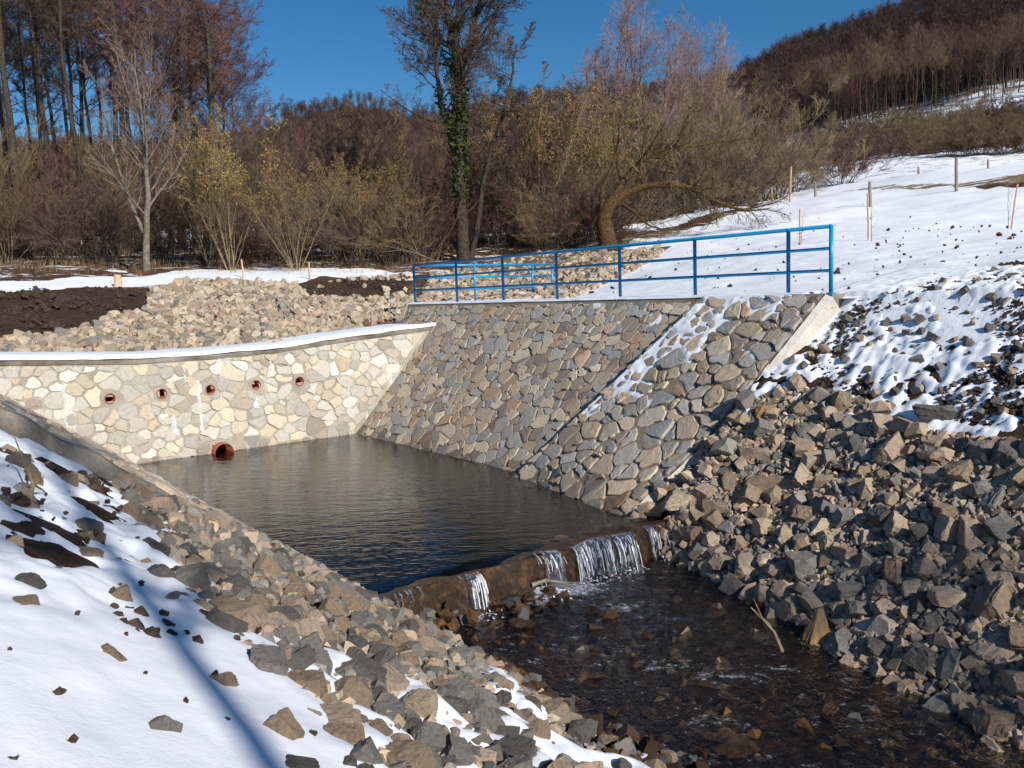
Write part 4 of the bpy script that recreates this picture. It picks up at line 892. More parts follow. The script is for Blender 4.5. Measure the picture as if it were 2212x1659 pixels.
# far wood on the hills: every tree a thin trunk and an upswept crown of twigs
def far_tree(seed, H=14, blades=70):
    r = np.random.default_rng(seed); V = []; Fc = []
    n = 4
    for k in range(n): a = 2*math.pi*k/n; V.append((.16*math.cos(a), .16*math.sin(a), -1)); V.append((.05*math.cos(a), .05*math.sin(a), H*.85))
    for k in range(n): Fc.append((2*k, 2*((k+1) % n), 2*((k+1) % n)+1)); Fc.append((2*k, 2*((k+1) % n)+1, 2*k+1))
    for _ in range(blades):
        z0 = H*r.uniform(.38, .85); az = r.uniform(0, 6.28); L = H*r.uniform(.12, .30)*(1.1-.5*z0/H); up = r.uniform(.5, 1.3)
        d = np.array([math.cos(az), math.sin(az), up]); d /= np.linalg.norm(d); s = np.array([0, 0, z0]); e = s+d*L
        w = np.cross(d, [0, 0, 1]); w = w/np.linalg.norm(w)*L*.03; mid = s+d*L*.5; b = len(V)
        V += [s, mid+w, e]; Fc.append((b, b+1, b+2))
        for _ in range(2):
            m_ = s+d*L*r.uniform(.3, .9); a2 = r.uniform(0, 6.28); d2 = d*.8+np.array([math.cos(a2), math.sin(a2), .7])*.6; d2 /= np.linalg.norm(d2)
            w2 = np.cross(d2, r.normal(size=3)); w2 = w2/np.linalg.norm(w2)*L*.028; b = len(V); V += [m_-w2, m_+w2, m_+d2*L*.6]; Fc.append((b, b+1, b+2))
    return np.array(V), np.array(Fc)
def far_conifer(seed, H=15):
    r = np.random.default_rng(seed); V = []; Fc = []
    for i in range(90):
        t = i/90; z = H*(.12+.88*t); L = (1-t)*H*.19+.15; az = i*2.4; d = np.array([math.cos(az), math.sin(az), -.25]); w = np.array([-math.sin(az), math.cos(az), 0])*L*.35; b = len(V)
        V += [(0, 0, z+.3), tuple(np.array([0, 0, z])+d*L+w), tuple(np.array([0, 0, z])+d*L-w)]; Fc.append((b, b+1, b+2))
    return np.array(V), np.array(Fc)
FT = [far_tree(s, 13, 95) for s in range(5)]; FCN = [far_conifer(s) for s in range(2)]
def wood(name, lst, mat, label):
    VV, FF, CC = [], [], []; n = 0
    for (p, (v, f), s, a, c) in lst:
        ca, sa = math.cos(a)*s, math.sin(a)*s; q = np.stack([v[:, 0]*ca-v[:, 1]*sa, v[:, 0]*sa+v[:, 1]*ca, v[:, 2]*s], -1)+p
        VV.append(q); FF.append(f+n); n += len(v); CC.append(np.tile(c, (len(v), 1)))
    o = link(name, npmesh(name, np.vstack(VV), np.vstack(FF), False, np.vstack(CC)), mat); tag(o, label, 'wood', kind='stuff'); return o
mt_far, nt, out = newmat('far_wood'); a = attrib(nt, 'col'); princ(nt, out, a.outputs['Color'], .9, None, .1)
rng = np.random.default_rng(900); L_ = []; Lc = []
for _ in range(8500):
    px = rng.uniform(-200, 2500); cx = [c[0] for c in COLS]; rd = float(np.interp(px, cx, [c[2] for c in COLS]))
    D = math.exp(rng.uniform(math.log(170 if px < 1700 else 235), math.log(rd*1.06)))
    if px > 1700 and D < 285+20*math.sin(px*.02): continue
    p = hill_at(px, D); s = rng.uniform(.75, 1.25)*(1.0 if D < 500 else 1.25)
    t = rng.random(); base = np.array([(.095, .052, .046), (.075, .050, .040), (.10, .065, .045), (.062, .043, .040)][int(t*4)])*rng.uniform(.7, 1.3)
    L_.append((p, FT[int(rng.integers(5))], s, rng.uniform(0, 6.28), base))
for _ in range(4500):
    px = rng.uniform(1500, 2500); D = math.exp(rng.uniform(math.log(300), math.log(640))); p = hill_at(px, D)
    base = np.array([(.095, .052, .046), (.075, .050, .040), (.10, .065, .045), (.062, .043, .040)][int(rng.integers(4))])*rng.uniform(.7, 1.2); L_.append((p, FT[int(rng.integers(5))], rng.uniform(.7, 1.25), rng.uniform(0, 6.28), base))
wood('far_wood', L_, mt_far, 'brown leafless wood covering the far hills')

# ------------------------------------------------------------------ BARE TREES
def branchlets(paths, rad, n, t0, t1, ang, lr, S, seed, up=.0, wander=.12, rr=.45, rmin=.004, tpow=1., lfun=None, plane=None):
    """children of every parent path. paths (N,K,3), rad (N,K)"""
    r = np.random.default_rng(seed); Np, K = paths.shape[:2]; M = Np*n
    par = np.repeat(np.arange(Np), n); t = t0+(t1-t0)*((np.tile(np.arange(n), Np)+r.random(M))/n)**tpow
    f = t*(K-1); i = np.minimum(f.astype(int), K-2); a = (f-i)[:, None]
    P0 = paths[par, i]*(1-a)+paths[par, i+1]*a; R0 = rad[par, i]*(1-a[:, 0])+rad[par, i+1]*a[:, 0]
    T = paths[par, i+1]-paths[par, i]; T /= np.linalg.norm(T, axis=1)[:, None]+1e-9
    plen = np.linalg.norm(np.diff(paths, axis=1), axis=2).sum(1)[par]
    Q = np.cross(T, r.normal(size=(M, 3))); Q /= np.linalg.norm(Q, axis=1)[:, None]+1e-9
    an = np.radians(ang[0]+(ang[1]-ang[0])*r.random(M))[:, None]
    d = T*np.cos(an)+Q*np.sin(an); L = plen*(lr[0]+(lr[1]-lr[0])*r.random(M))*(lfun(t) if lfun else (1.1-.6*t)); L = L[:, None]
    pts = [P0]; p = P0
    for k in range(S):
        d = d+r.normal(size=(M, 3))*wander; d[:, 2] += up/S; d /= np.linalg.norm(d, axis=1)[:, None]; p = p+d*L/S; pts.append(p)
    r0 = np.maximum(R0*rr, rmin); rd_ = np.maximum(r0[:, None]*np.linspace(1, .35, S+1)[None], rmin*.7)
    return np.stack(pts, 1), rd_
def tubes(sets):
    VV, FF = [], []; n0 = 0
    for paths, rad, sides in sets:
        Np, K = paths.shape[:2]; T = np.gradient(paths, axis=1); T /= np.linalg.norm(T, axis=2)[..., None]+1e-9
        A = np.cross(T, np.broadcast_to(np.array([.31, .22, .93]), T.shape)); nn = np.linalg.norm(A, axis=2)[..., None]; A = np.where(nn > .05, A/(nn+1e-9), np.array([1., 0, 0])); B = np.cross(T, A)
        an = 2*math.pi*np.arange(sides)/sides
        V = paths[:, :, None]+rad[:, :, None, None]*(A[:, :, None]*np.cos(an)[None, None, :, None]+B[:, :, None]*np.sin(an)[None, None, :, None])
        base = (np.arange(Np)*K*sides)[:, None, None]+(np.arange(K-1)*sides)[None, :, None]; k = np.arange(sides)[None, None]; k2 = (k+1) % sides
        f = np.stack(np.broadcast_arrays(base+k, base+k2, base+sides+k2, base+sides+k), -1).reshape(-1, 4)
        VV.append(V.reshape(-1, 3)); FF.append(f+n0); n0 += V.reshape(-1, 3).shape[0]
    return np.vstack(VV), np.vstack(FF)
def trunk_path(H, r0, seed, lean=(0, 0), wob=.02, K=14, top=.12):
    r = np.random.default_rng(seed); t = np.linspace(0, 1, K); w = np.cumsum(r.normal(size=(K, 2))*H*wob/3, 0); w -= w[0]
    P = np.stack([lean[0]*H*t+w[:, 0], lean[1]*H*t+w[:, 1], H*t-.3*(t == 0)], -1); R = r0*(1-t*(1-top)); R[0] *= 1.35
    return P[None], R[None]
def proto(name, trunk_sets, crown_sets, leaf=None):
    d = {}
    V, Fc = tubes(trunk_sets); d['trunk'] = npmesh('trunk', V, Fc, True)
    V, Fc = tubes(crown_sets); d['crown'] = npmesh('crown', V, Fc, False)
    if leaf is not None: d['leaf'] = leaf
    return d
def leaves(paths, n, size, seed, spread=.1, droop=0., asp=.4):
    r = np.random.default_rng(seed); Np, K = paths.shape[:2]; i = r.integers(0, Np, n); f = r.random(n)*(K-1); k = np.minimum(f.astype(int), K-2); a = (f-k)[:, None]
    P = paths[i, k]*(1-a)+paths[i, k+1]*a+r.normal(size=(n, 3))*spread; u = r.normal(size=(n, 3)); u[:, 2] -= droop; u /= np.linalg.norm(u, axis=1)[:, None]
    w = np.cross(u, r.normal(size=(n, 3))); w /= np.linalg.norm(w, axis=1)[:, None]; s = (size*(.6+.8*r.random(n)))[:, None]
    V = np.stack([P, P+u*s*.5+w*s*asp*.5, P+u*s, P+u*s*.5-w*s*asp*.5], 1).reshape(-1, 3); return V, np.arange(4*n).reshape(-1, 4)
def alder(seed, H=19, r0=.17, clear=.35, nl=34, rt=.010, fork=False, lean=(0, 0), spread=(.16, .26), nt4=4):
    T = trunk_path(H, r0, seed, lean, .012)
    B1 = branchlets(*T, nl, clear, .98, (45, 80), spread, 6, seed+1, up=.35, wander=.09, rr=.32, rmin=.018, lfun=lambda t: np.clip(1.5*(1.12-t), .25, 1.1)*sstep(clear-.05, clear+.25, t)+.25)
    B2 = branchlets(*B1, 9, .15, 1, (30, 60), (.30, .5), 4, seed+2, up=.3, wander=.12, rr=.5, rmin=.011)
    B3 = branchlets(*B2, 7, .1, 1, (25, 60), (.35, .6), 3, seed+3, up=.25, wander=.15, rr=.55, rmin=rt)
    B4 = branchlets(*B3, nt4, .1, 1, (25, 60), (.45, .8), 2, seed+4, up=.2, wander=.15, rr=.6, rmin=rt*.8)
    return proto('alder', [(*T, 9), (*B1, 5)], [(*B2, 3), (*B3, 3), (*B4, 3)])
def midtree(seed, H=14, r0=.13, clear=.2, rt=.016, nl=22):
    T = trunk_path(H, r0, seed, (0, 0), .03)
    B1 = branchlets(*T, nl, clear, .98, (25, 55), (.3, .5), 5, seed+1, up=.6, wander=.1, rr=.4, rmin=.03, lfun=lambda t: np.clip(1.3*(1.15-t), .2, 1))
    B2 = branchlets(*B1, 8, .15, 1, (20, 50), (.35, .6), 3, seed+2, up=.4, wander=.14, rr=.5, rmin=rt)
    B3 = branchlets(*B2, 8, .1, 1, (20, 55), (.4, .7), 2, seed+3, up=.3, wander=.18, rr=.55, rmin=rt*.8)
    return proto('tree', [(*T, 6), (*B1, 4)], [(*B2, 3), (*B3, 3)])
def multistem(seed, H, n, spread, r0, subs=(9, 8, 5), ang=(8, 30), up=.3, rt=.007, cat=0, catsize=.07, wander=.07, base=.15, leafasp=.4):
    r = np.random.default_rng(seed); K = 9; t = np.linspace(0, 1, K); P = np.zeros((n, K, 3)); R = np.zeros((n, K))
    for i in range(n):
        az = 2*math.pi*(i+r.random())/n; a = math.radians(r.uniform(2, spread)); L = H*r.uniform(.75, 1.08)/max(.5, math.cos(a)); d = np.array([math.cos(az)*math.sin(a), math.sin(az)*math.sin(a), math.cos(a)])
        p = np.array([math.cos(az), math.sin(az), 0])*base*r.random()+[0, 0, -.15]; P[i, 0] = p
        for k in range(1, K): d = d+r.normal(size=3)*wander; d[2] += up/K; d /= np.linalg.norm(d); p = p+d*L/(K-1); P[i, k] = p
        R[i] = r0*r.uniform(.6, 1.2)*(1-.8*t)
    B1 = branchlets(P, R, subs[0], .2, 1, ang, (.22, .42), 4, seed+1, up=.25, wander=.12, rr=.5, rmin=rt*1.6)
    B2 = branchlets(*B1, subs[1], .12, 1, (20, 55), (.3, .55), 3, seed+2, up=.2, wander=.16, rr=.55, rmin=rt)
    B3 = branchlets(*B2, subs[2], .1, 1, (20, 60), (.4, .8), 2, seed+3, up=.1, wander=.2, rr=.6, rmin=rt*.8)
    lf = None
    if cat:
        m_ = B3[0][..., 2].max(1) > H*.55; V, Fc = leaves(B3[0][m_], cat, catsize, seed+9, .03, 1.0, leafasp); lf = npmesh('catkins', V, Fc)
    d = proto('shrub', [(P, R, 6)], [(*B1, 3), (*B2, 3), (*B3, 3)], lf); d['stems'] = d.pop('trunk'); return d
def put(name, d, loc, rz, s, mats, label, cat, group=None, leafname='catkins', sz=1.):
    root = empty(name, loc, rz); root.scale = (s, s, s*sz); tag(root, label, cat, group)
    for k in ('trunk', 'stems', 'crown', 'leaf'):
        if k not in d: continue
        me = d[k]; nm = leafname if k == 'leaf' else k
        if len(me.materials) == 0: me.materials.append(mats[k])
        o = bpy.data.objects.new(nm, me); COL.objects.link(o); o.parent = root
        if me.materials[0] is not mats[k]: o.material_slots[0].link = 'OBJECT'; o.material_slots[0].material = mats[k]
    return root
def gpos(px, D, dz=-.1):
    b = UD(px, 600, D); return np.array([b[0], b[1], float(ZG(b[0], b[1]))+dz])
def mats(t, c, l=None): return {'trunk': t, 'stems': t, 'crown': c, 'leaf': l or mt_catkin}
rt_ = random.Random(4)
# tall alders of the left wood
AL = [alder(100, 19, .22, .42, 30), alder(200, 18, .16, .55, 24), alder(300, 20, .18, .48, 26), alder(400, 17, .14, .25, 34, spread=(.18, .3), nt4=5)]
spots = [(-60,44),(5,46),(18,52),(45,43),(62,41),(96,55),(132,48),(152,60),(176,50),(196,44),(228,56),(262,50),(284,47),(312,60),(338,52),(372,48),(400,58),(432,50),(455,62),(480,54),(508,60),(528,66),(395,70),(300,75),(120,72),(30,70),(470,48)]
spots += [(-20,62),(60,66),(110,64),(165,68),(210,62),(250,72),(335,66),(15,58)]; spots.sort()
for i, (px, D) in enumerate(spots):
    k = rt_.randrange(3) if px < 350 else 3 if rt_.random() < .6 else 0
    s = rt_.uniform(.95, 1.12)*(1.0 if px < 430 else .98-(px-430)*.0012)*(1 if D < 60 else 1.1)
    put('alder_tree', AL[k], gpos(px, D), rt_.uniform(0, 6.28), s, mats(mt_bark_dark, mt_tw_red if px > 260 else mt_tw_dark), f'tall bare tree with reddish twigs, {ORD[i]} from the left in the tall left wood', 'tree', 'tall bare trees of the left wood')
# pale young tree in front
def pale_tree():
    T = trunk_path(9.6, .16, 31, (.012, 0), .018, 16, .08)
    r_ = []
    F1 = np.array([[[0, 0, 1.75], [-.25, .05, 2.4], [-.55, .0, 3.3], [-.85, .1, 4.4], [-1.15, .1, 5.6], [-1.35, .2, 6.9], [-1.4, .2, 8.2]]]); R1 = np.linspace(.085, .015, 7)[None]
    B1 = branchlets(*T, 22, .22, .97, (28, 55), (.26, .42), 6, 41, up=.55, wander=.08, rr=.38, rmin=.014)
    B1b = branchlets(F1, R1, 13, .12, .97, (28, 55), (.26, .45), 5, 42, up=.5, wander=.08, rr=.45, rmin=.012)
    B1c = branchlets(*T, 3, .42, .6, (26, 34), (.45, .5), 6, 47, up=.5, wander=.05, rr=.6, rmin=.03)
    sets = []
    for b, sd in ((B1, 50), (B1b, 60), (B1c, 70)):
        B2 = branchlets(*b, 8, .15, 1, (25, 50), (.28, .5), 4, sd, up=.35, wander=.12, rr=.5, rmin=.008); B3 = branchlets(*B2, 6, .1, 1, (25, 55), (.35, .65), 3, sd+1, up=.3, wander=.15, rr=.6, rmin=.006); sets += [(*B2, 3), (*B3, 3)]
    return proto('t', [(*T, 10), (F1, R1, 8), (*B1, 5), (*B1b, 5), (*B1c, 6)], sets)
put('young_tree', pale_tree(), gpos(318, 33), .0, .90, mats(mt_bark_pale, mt_tw_pale), 'pale-barked young tree forking low, alone in front of the left wood', 'tree')
# ivy-clad tall tree
def ivy_tree():
    def path(pts, r0, r1, K=14):
        pts = np.array(pts, float); t = np.linspace(0, len(pts)-1, K); P = np.stack([np.interp(t, np.arange(len(pts)), pts[:, i]) for i in range(3)], -1)
        P[1:-1] += np.random.default_rng(int(r0*1000)).normal(size=(K-2, 3))*.05; return P[None], np.linspace(r0, r1, K)[None]
    m = 38/F
    M = path([(0, 0, -.3), (0.0, 0, 2.2), (-.05, 0, 4.5), (.1, 0, 6.5), (.1, 0, 8), (-.2, .1, 9.6), (-.35, .1, 11), (-.3, .2, 13)], .30, .06, 18)
    S1 = path([(.1, 0, 7.6), (.5, -.1, 9.0), (1.0, -.1, 10.4), (1.35, 0, 12), (1.4, .1, 13.6)], .19, .03)
    S2 = path([(-.1, 0, 4.6), (-.45, 0, 6), (-.75, -.1, 7.6), (-.8, 0, 9.4), (-1.1, 0, 11.2), (-1.0, 0, 13)], .14, .03)
    S3 = path([(.3, .2, -.3), (.6, .3, 1.6), (1.0, .4, 3.6), (1.6, .5, 5.6), (2.4, .6, 8.0), (2.7, .6, 9.4)], .16, .03)
    S4 = path([(.1, 0, 8.4), (.0, .1, 10), (.35, .1, 11.6), (.3, 0, 13.8)], .12, .03)
    tr = [(*M, 12), (*S1, 8), (*S2, 8), (*S3, 8), (*S4, 8)]; cr = []
    for j, (st, t0, n, sp) in enumerate(((M, .5, 18, (.20, .34)), (S1, .15, 18, (.4, .72)), (S2, .2, 18, (.28, .48)), (S3, .4, 18, (.22, .42)), (S4, .2, 16, (.45, .7)), (M, .2, 5, (.14, .2)))):
        B1 = branchlets(*st, n, t0, .98, (40, 80), sp, 7, 700+j, up=.35, wander=.12, rr=.35, rmin=.018); B2 = branchlets(*B1, 9, .15, 1, (30, 65), (.28, .5), 4, 710+j, up=.2, wander=.17, rr=.5, rmin=.011)
        B3 = branchlets(*B2, 8, .1, 1, (30, 65), (.35, .6), 3, 720+j, up=.15, wander=.2, rr=.55, rmin=.009); B4 = branchlets(*B3, 6, .1, 1, (30, 60), (.4, .8), 2, 730+j, up=.1, wander=.2, rr=.6, rmin=.007)
        tr.append((*B1, 5)); cr += [(*B2, 3), (*B3, 3), (*B4, 3)]
    for dd, zz, L in (((-1, 0, .55), 5.2, 2.6), ((-1, .1, .1), 3.5, 2.4), ((-1, 0, -.1), 2.2, 2.6)):
        d_ = np.array(dd)/np.linalg.norm(dd); K = 6; P = np.array([[0, 0, zz]]+[np.array([0, 0, zz])+d_*L*k/5+np.array([0, 0, .10*math.sin(k*1.7)]) for k in range(1, 6)]); tr.append((P[None], np.linspace(.05, .012, 6)[None], 6))
    V1, F1 = leaves(M[0][:, 3:12], 4800, .14, 3, .16, .3, .8); V2, F2 = leaves(S1[0][:, :8], 700, .13, 4, .10, .3, .8); V3, F3 = leaves(S2[0][:, :6], 650, .13, 5, .10, .3, .8); V4, F4 = leaves(S4[0][:, :6], 600, .13, 6, .12, .3, .8)
    V = np.vstack([V1, V2, V3, V4]); Fc = np.vstack([F1, F2+len(V1), F3+len(V1)+len(V2), F4+len(V1)+len(V2)+len(V3)])
    return proto('t', tr, cr, npmesh('ivy', V, Fc))
put('ivy_clad_tree', ivy_tree(), gpos(1003, 38), 0, 1.0, mats(mt_bark_dark, mt_tw_dark, mt_ivy), 'tall bare tree with dark green ivy up its trunk in the middle of the picture', 'tree', None, 'ivy')
# leaning mossy willow
def willow():
    m = 36./F
    def pth(px, K=16, y0=0.):
        P = []
        for (x, y, dy) in px: P.append(((x-1315)*m, dy, (522-y)*m))
        P = np.array(P); t = np.linspace(0, len(P)-1, K); return np.stack([np.interp(t, np.arange(len(P)), P[:, i]) for i in range(3)], -1)
    A = pth([(1318,535,0),(1312,500,0),(1306,455,0),(1322,425,0),(1362,402,0),(1420,392,-.2),(1470,397,-.4),(1510,415,-.6),(1548,440,-.7),(1600,446,-.8),(1648,440,-.8)], 24); RA = np.interp(np.linspace(0, 1, 24), [0, .1, .3, .45, .7, 1], [.44, .37, .28, .14, .09, .012])
    B = pth([(1315,440,0),(1350,385,.3),(1378,350,.5),(1410,325,.6),(1445,330,.8),(1468,352,.9)], 12); RB = np.linspace(.17, .05, 12)
    C = pth([(1410,325,.6),(1450,312,.7),(1500,308,.8),(1560,300,.9),(1640,290,1.2)], 10); RC_ = np.linspace(.10, .03, 10)
    D = pth([(1306,445,0),(1304,415,0),(1306,392,0)], 5); RD = np.linspace(.17, .09, 5)
    E = pth([(1510,415,-.6),(1535,435,-.9),(1570,452,-1.1),(1610,458,-1.2),(1640,455,-1.3)], 10); RE = np.linspace(.09, .02, 10)
    G_ = pth([(1350,430,.2),(1370,450,-.4),(1395,480,-.8),(1430,490,-1.0)], 8); RG = np.linspace(.08, .02, 8)
    H_ = pth([(1306,395,0),(1330,350,.3),(1345,300,.5),(1350,240,.6)], 9); RH = np.linspace(.09, .02, 9)
    tr = [(A[None], RA[None], 14), (B[None], RB[None], 9), (C[None], RC_[None], 7), (D[None], RD[None], 9), (E[None], RE[None], 7), (G_[None], RG[None], 6), (H_[None], RH[None], 6)]; cr = []
    for j, (p, r, n, t0, up, an, sp) in enumerate(((A, RA, 22, .45, -.2, (30, 80), (.10, .20)), (B, RB, 12, .2, .9, (40, 80), (.5, .9)), (C, RC_, 14, .1, .9, (50, 85), (.35, .65)), (E, RE, 8, .1, -.2, (30, 60), (.3, .5)), (G_, RG, 6, .2, 0, (30, 60), (.3, .5)), (H_, RH, 12, .2, .5, (30, 60), (.3, .5)), (A, RA, 10, .35, 1.2, (50, 85), (.15, .28)))):
        B1 = branchlets(p[None], r[None], n, t0, .98, an, sp, 5, 800+j, up=up, wander=.12, rr=.35, rmin=.016, lfun=lambda t: np.ones_like(t)); B2 = branchlets(*B1, 7, .15, 1, (25, 60), (.3, .55), 3, 810+j, up=up*.4, wander=.15, rr=.5, rmin=.010); B3 = branchlets(*B2, 6, .1, 1, (25, 60), (.4, .7), 2, 820+j, up=up*.3, wander=.18, rr=.6, rmin=.008)
        tr.append((*B1, 4)); cr += [(*B2, 3), (*B3, 3)]
    return proto('t', tr, cr)
put('leaning_willow', willow(), gpos(1315, 36, 0), 0, 1.0, mats(mt_bark_moss, mt_tw_olive), 'old mossy willow with a thick orange-brown trunk arching over to the right', 'tree')
# fine pale willows behind
WL = [multistem(1001, 13.5, 5, 22, .13, (15, 13, 10), (15, 38), .5, .009, wander=.05), multistem(1101, 13.5, 4, 18, .15, (16, 13, 10), (15, 35), .5, .009, wander=.05)]
for i, (px, D, s, k) in enumerate([(1330, 58, .95, 0), (1415, 56, .98, 1), (1490, 62, .97, 0), (1545, 66, .86, 1), (1255, 62, .70, 1)]):
    put('willow_tree', WL[k], gpos(px, D), i*1.3, s, mats(mt_bark_brown, mt_tw_pink), ['tallest pinkish fine-twigged willow left of the gap', 'pinkish fine-twigged willow rising above the arching trunk', 'pinkish fine-twigged willow behind the brown thicket', 'lowest pinkish willow at the right end of its row', 'slight pinkish willow nearest the ivy-clad tree'][i], 'tree', 'pinkish fine-twigged willows')
# catkin hazels
HZ = [multistem(1201, 6.2, 14, 30, .035, (9, 7, 5), (12, 32), .25, .007, 5200, .11), multistem(1301, 5.5, 11, 34, .03, (9, 7, 5), (12, 35), .25, .007, 4200, .11)]
for i, (px, D, s, k, t) in enumerate([(500, 34.5, .84, 0, 'tallest ochre catkin bush right of the pale young tree'), (455, 37, .92, 1, 'ochre catkin bush just behind the tallest one on the left'), (640, 34, .66, 1, 'small ochre catkin bush with splayed tan stems beside the white stake'), (780, 38, .66, 0, 'rounded yellow catkin bush left of the ivy-clad tree'), (730, 40, .70, 1, 'duller yellow catkin bush next to the rounded one'), (860, 40, .62, 0, 'low yellow catkin bush nearest the ivy-clad tree'),
                                   (1165, 41, 1.16, 0, 'tall ochre catkin bush right of the ivy-clad tree'), (1230, 43, 1.15, 1, 'broad ochre catkin bush in the middle, behind the railing'), (1110, 44, 1.1, 1, 'ochre catkin bush partly behind the ivy-clad tree'), (1290, 46, .95, 0, 'ochre catkin bush left of the mossy willow')]):
    put('catkin_bush', HZ[k], gpos(px, D), i*1.7, s, mats(mt_stem, mt_tw_brown, mt_catkin), t, 'bush', 'ochre catkin bushes')
# brown thicket bushes
BU = [multistem(1401, 3.6, 22, 42, .018, (8, 7, 5), (20, 55), .1, .006, wander=.12, base=.7), multistem(1501, 3.0, 24, 50, .016, (8, 7, 5), (20, 60), .0, .006, wander=.14, base=.9), multistem(1601, 4.6, 16, 34, .022, (9, 7, 5), (20, 50), .2, .007, wander=.1, base=.5)]
th = []
for px in range(-60, 1330, 42):
    D = 36+rt_.uniform(0, 7)+(1.5 if px > 900 else 0); th.append((px+rt_.uniform(-15, 15), D, rt_.uniform(.75, 1.25), rt_.randrange(3)))
for px in range(-40, 1300, 60): th.append((px+rt_.uniform(-20, 20), 46+rt_.uniform(0, 8), rt_.uniform(1.0, 1.6), 2))
th = [q for q in th if not (280 < q[0] < 345 and q[1] < 38)]
th.sort(); cf = cb = 0; nf = sum(1 for q in th[:68] if q[1] < 44)
for i, (px, D, s, k) in enumerate(th):
    if i >= 68: break
    fr_ = D < 44
    if fr_: cf += 1
    else: cb += 1
    put('thicket_bush', BU[k], gpos(px, D), rt_.uniform(0, 6.28), s, mats(mt_bark_brown, [mt_tw_brown, mt_tw_red, mt_tw_dark, mt_tw_olive][rt_.randrange(4)]), f'brown leafless bush, {ORD[min((cf if fr_ else cb)-1, 44)]} from the left in the {"front" if fr_ else "back"} of the thicket', 'bush', 'brown thicket bushes')
# olive-brown scrub trees right of the willow
SB = [multistem(1701, 7.5, 12, 50, .07, (11, 9, 7), (25, 60), .25, .011, wander=.12, base=.4), multistem(1801, 6.5, 12, 60, .06, (11, 9, 7), (25, 65), .15, .011, wander=.14, base=.4)]
sb = [(1380, 56, 1.0), (1440, 50, .95), (1480, 60, 1.25), (1530, 54, 1.0), (1560, 66, 1.3), (1600, 60, 1.05), (1650, 64, .95), (1690, 70, .95), (1720, 76, .8), (1620, 72, 1.15), (1520, 74, 1.3), (1400, 70, 1.3), (1340, 62, 1.1), (1580, 58, .8), (1680, 62, .7)]
for i, (px, D, s) in enumerate(sorted(sb)):
    put('scrub_tree', SB[i % 2], gpos(px, D), i*2.1, s*.79, mats(mt_bark_dark, [mt_tw_olive, mt_tw_brown, mt_tw_scrub, mt_tw_dark, mt_tw_scrub][i % 5]), f'olive-brown bushy tree at the field edge, {ORD[i]} from the left in its clump', 'tree', 'olive-brown scrub trees')
# round bushes by the field
RB = multistem(1901, 4.2, 26, 62, .03, (9, 8, 6), (25, 60), .1, .014, wander=.12, base=1.2)
put('round_bush', RB, gpos(1815, 80), 0, .98, mats(mt_bark_dark, mt_tw_red), 'round reddish bush at the far edge of the snowy field', 'bush')
for i, (px, D, s) in enumerate([(2040, 98, .7), (2075, 97, .8), (2115, 98, .85), (2160, 96, .85), (2205, 97, .9), (2250, 97, .9)]):
    put('round_bush', RB, gpos(px, D), i*1.1, s, mats(mt_bark_dark, mt_tw_brown), f'dark hedge bush beyond the field, {ORD[i]} from the left in the hedge', 'bush', 'dark hedge bushes beyond the field')
# bushes on the lower hillside
hb = []
for px in range(1760, 2280, 26): hb.append((px+rt_.uniform(-8, 8), 128+rt_.uniform(0, 22), rt_.uniform(.95, 1.4)))
for px in range(1780, 2280, 34): hb.append((px+rt_.uniform(-8, 8), 172+rt_.uniform(0, 30), rt_.uniform(.8, 1.25)))
for i, (px, D, s) in enumerate(sorted(hb)):
    put('hillside_bush', RB, hill_at(px, D)-[0, 0, .3], rt_.uniform(0, 6), s, mats(mt_bark_dark, [mt_tw_dark, mt_tw_olive, mt_tw_brown][rt_.randrange(3)]), f'dark bush on the lower hillside, {ORD[min(i, 44)]} from the left', 'bush', 'dark bushes on the lower hillside')
# purple mid-distance wood and the front edge of the hill wood
MT = [midtree(2001), midtree(2101, clear=.3), midtree(2201, clear=.15)]; HT = [midtree(2301, 20, .17, .55, .02, 16), midtree(2401, 19, .15, .6, .02, 14)]
mw = []
for px in range(560, 1330, 34): mw.append((px+rt_.uniform(-12, 12), rt_.uniform(72, 100), rt_.uniform(.50, .72)*(1 if px < 950 else 1.15)*(.95 if px > 900 else 1)))
for px in range(560, 1700, 44): mw.append((px+rt_.uniform(-14, 14), rt_.uniform(115, 160), rt_.uniform(.55, .8)))
mw.sort(key=lambda q: (q[1] > 105, q[0])); cn = sum(1 for q in mw if q[1] <= 105)
for i, (px, D, s) in enumerate(mw):
    p = gpos(px, D) if D < 105 else hill_at(px, D)
    put('woodland_tree', MT[i % 3], p, rt_.uniform(0, 6), s, mats(mt_bark_dark, mt_tw_red if rt_.random() < .7 else mt_tw_brown), f'purple-brown bare tree in the {"nearer" if D < 105 else "farther"} valley wood, {ORD[i if D < 105 else i-cn]} from the left', 'tree', 'purple-brown trees of the valley wood')
he = []
for px in range(1730, 2290, 7): he.append((px+rt_.uniform(-8, 8), rt_.uniform(235, 310), rt_.uniform(.75, 1.1)))
for i, (px, D, s) in enumerate(sorted(he[::2]+he[1::2])[:88]):
    put('woodland_tree', HT[i % 2], hill_at(px, D)-[0, 0, .4], rt_.uniform(0, 6), s, mats(mt_bark_dark, mt_tw_brown if i % 3 else mt_tw_red), f'bare tree at the lower edge of the hill wood'+(f', {ORD[i]} from the left' if i < 45 else f', {ORD[87-i]} from the right'), 'tree', 'bare trees at the lower edge of the hill wood', sz=1.1)
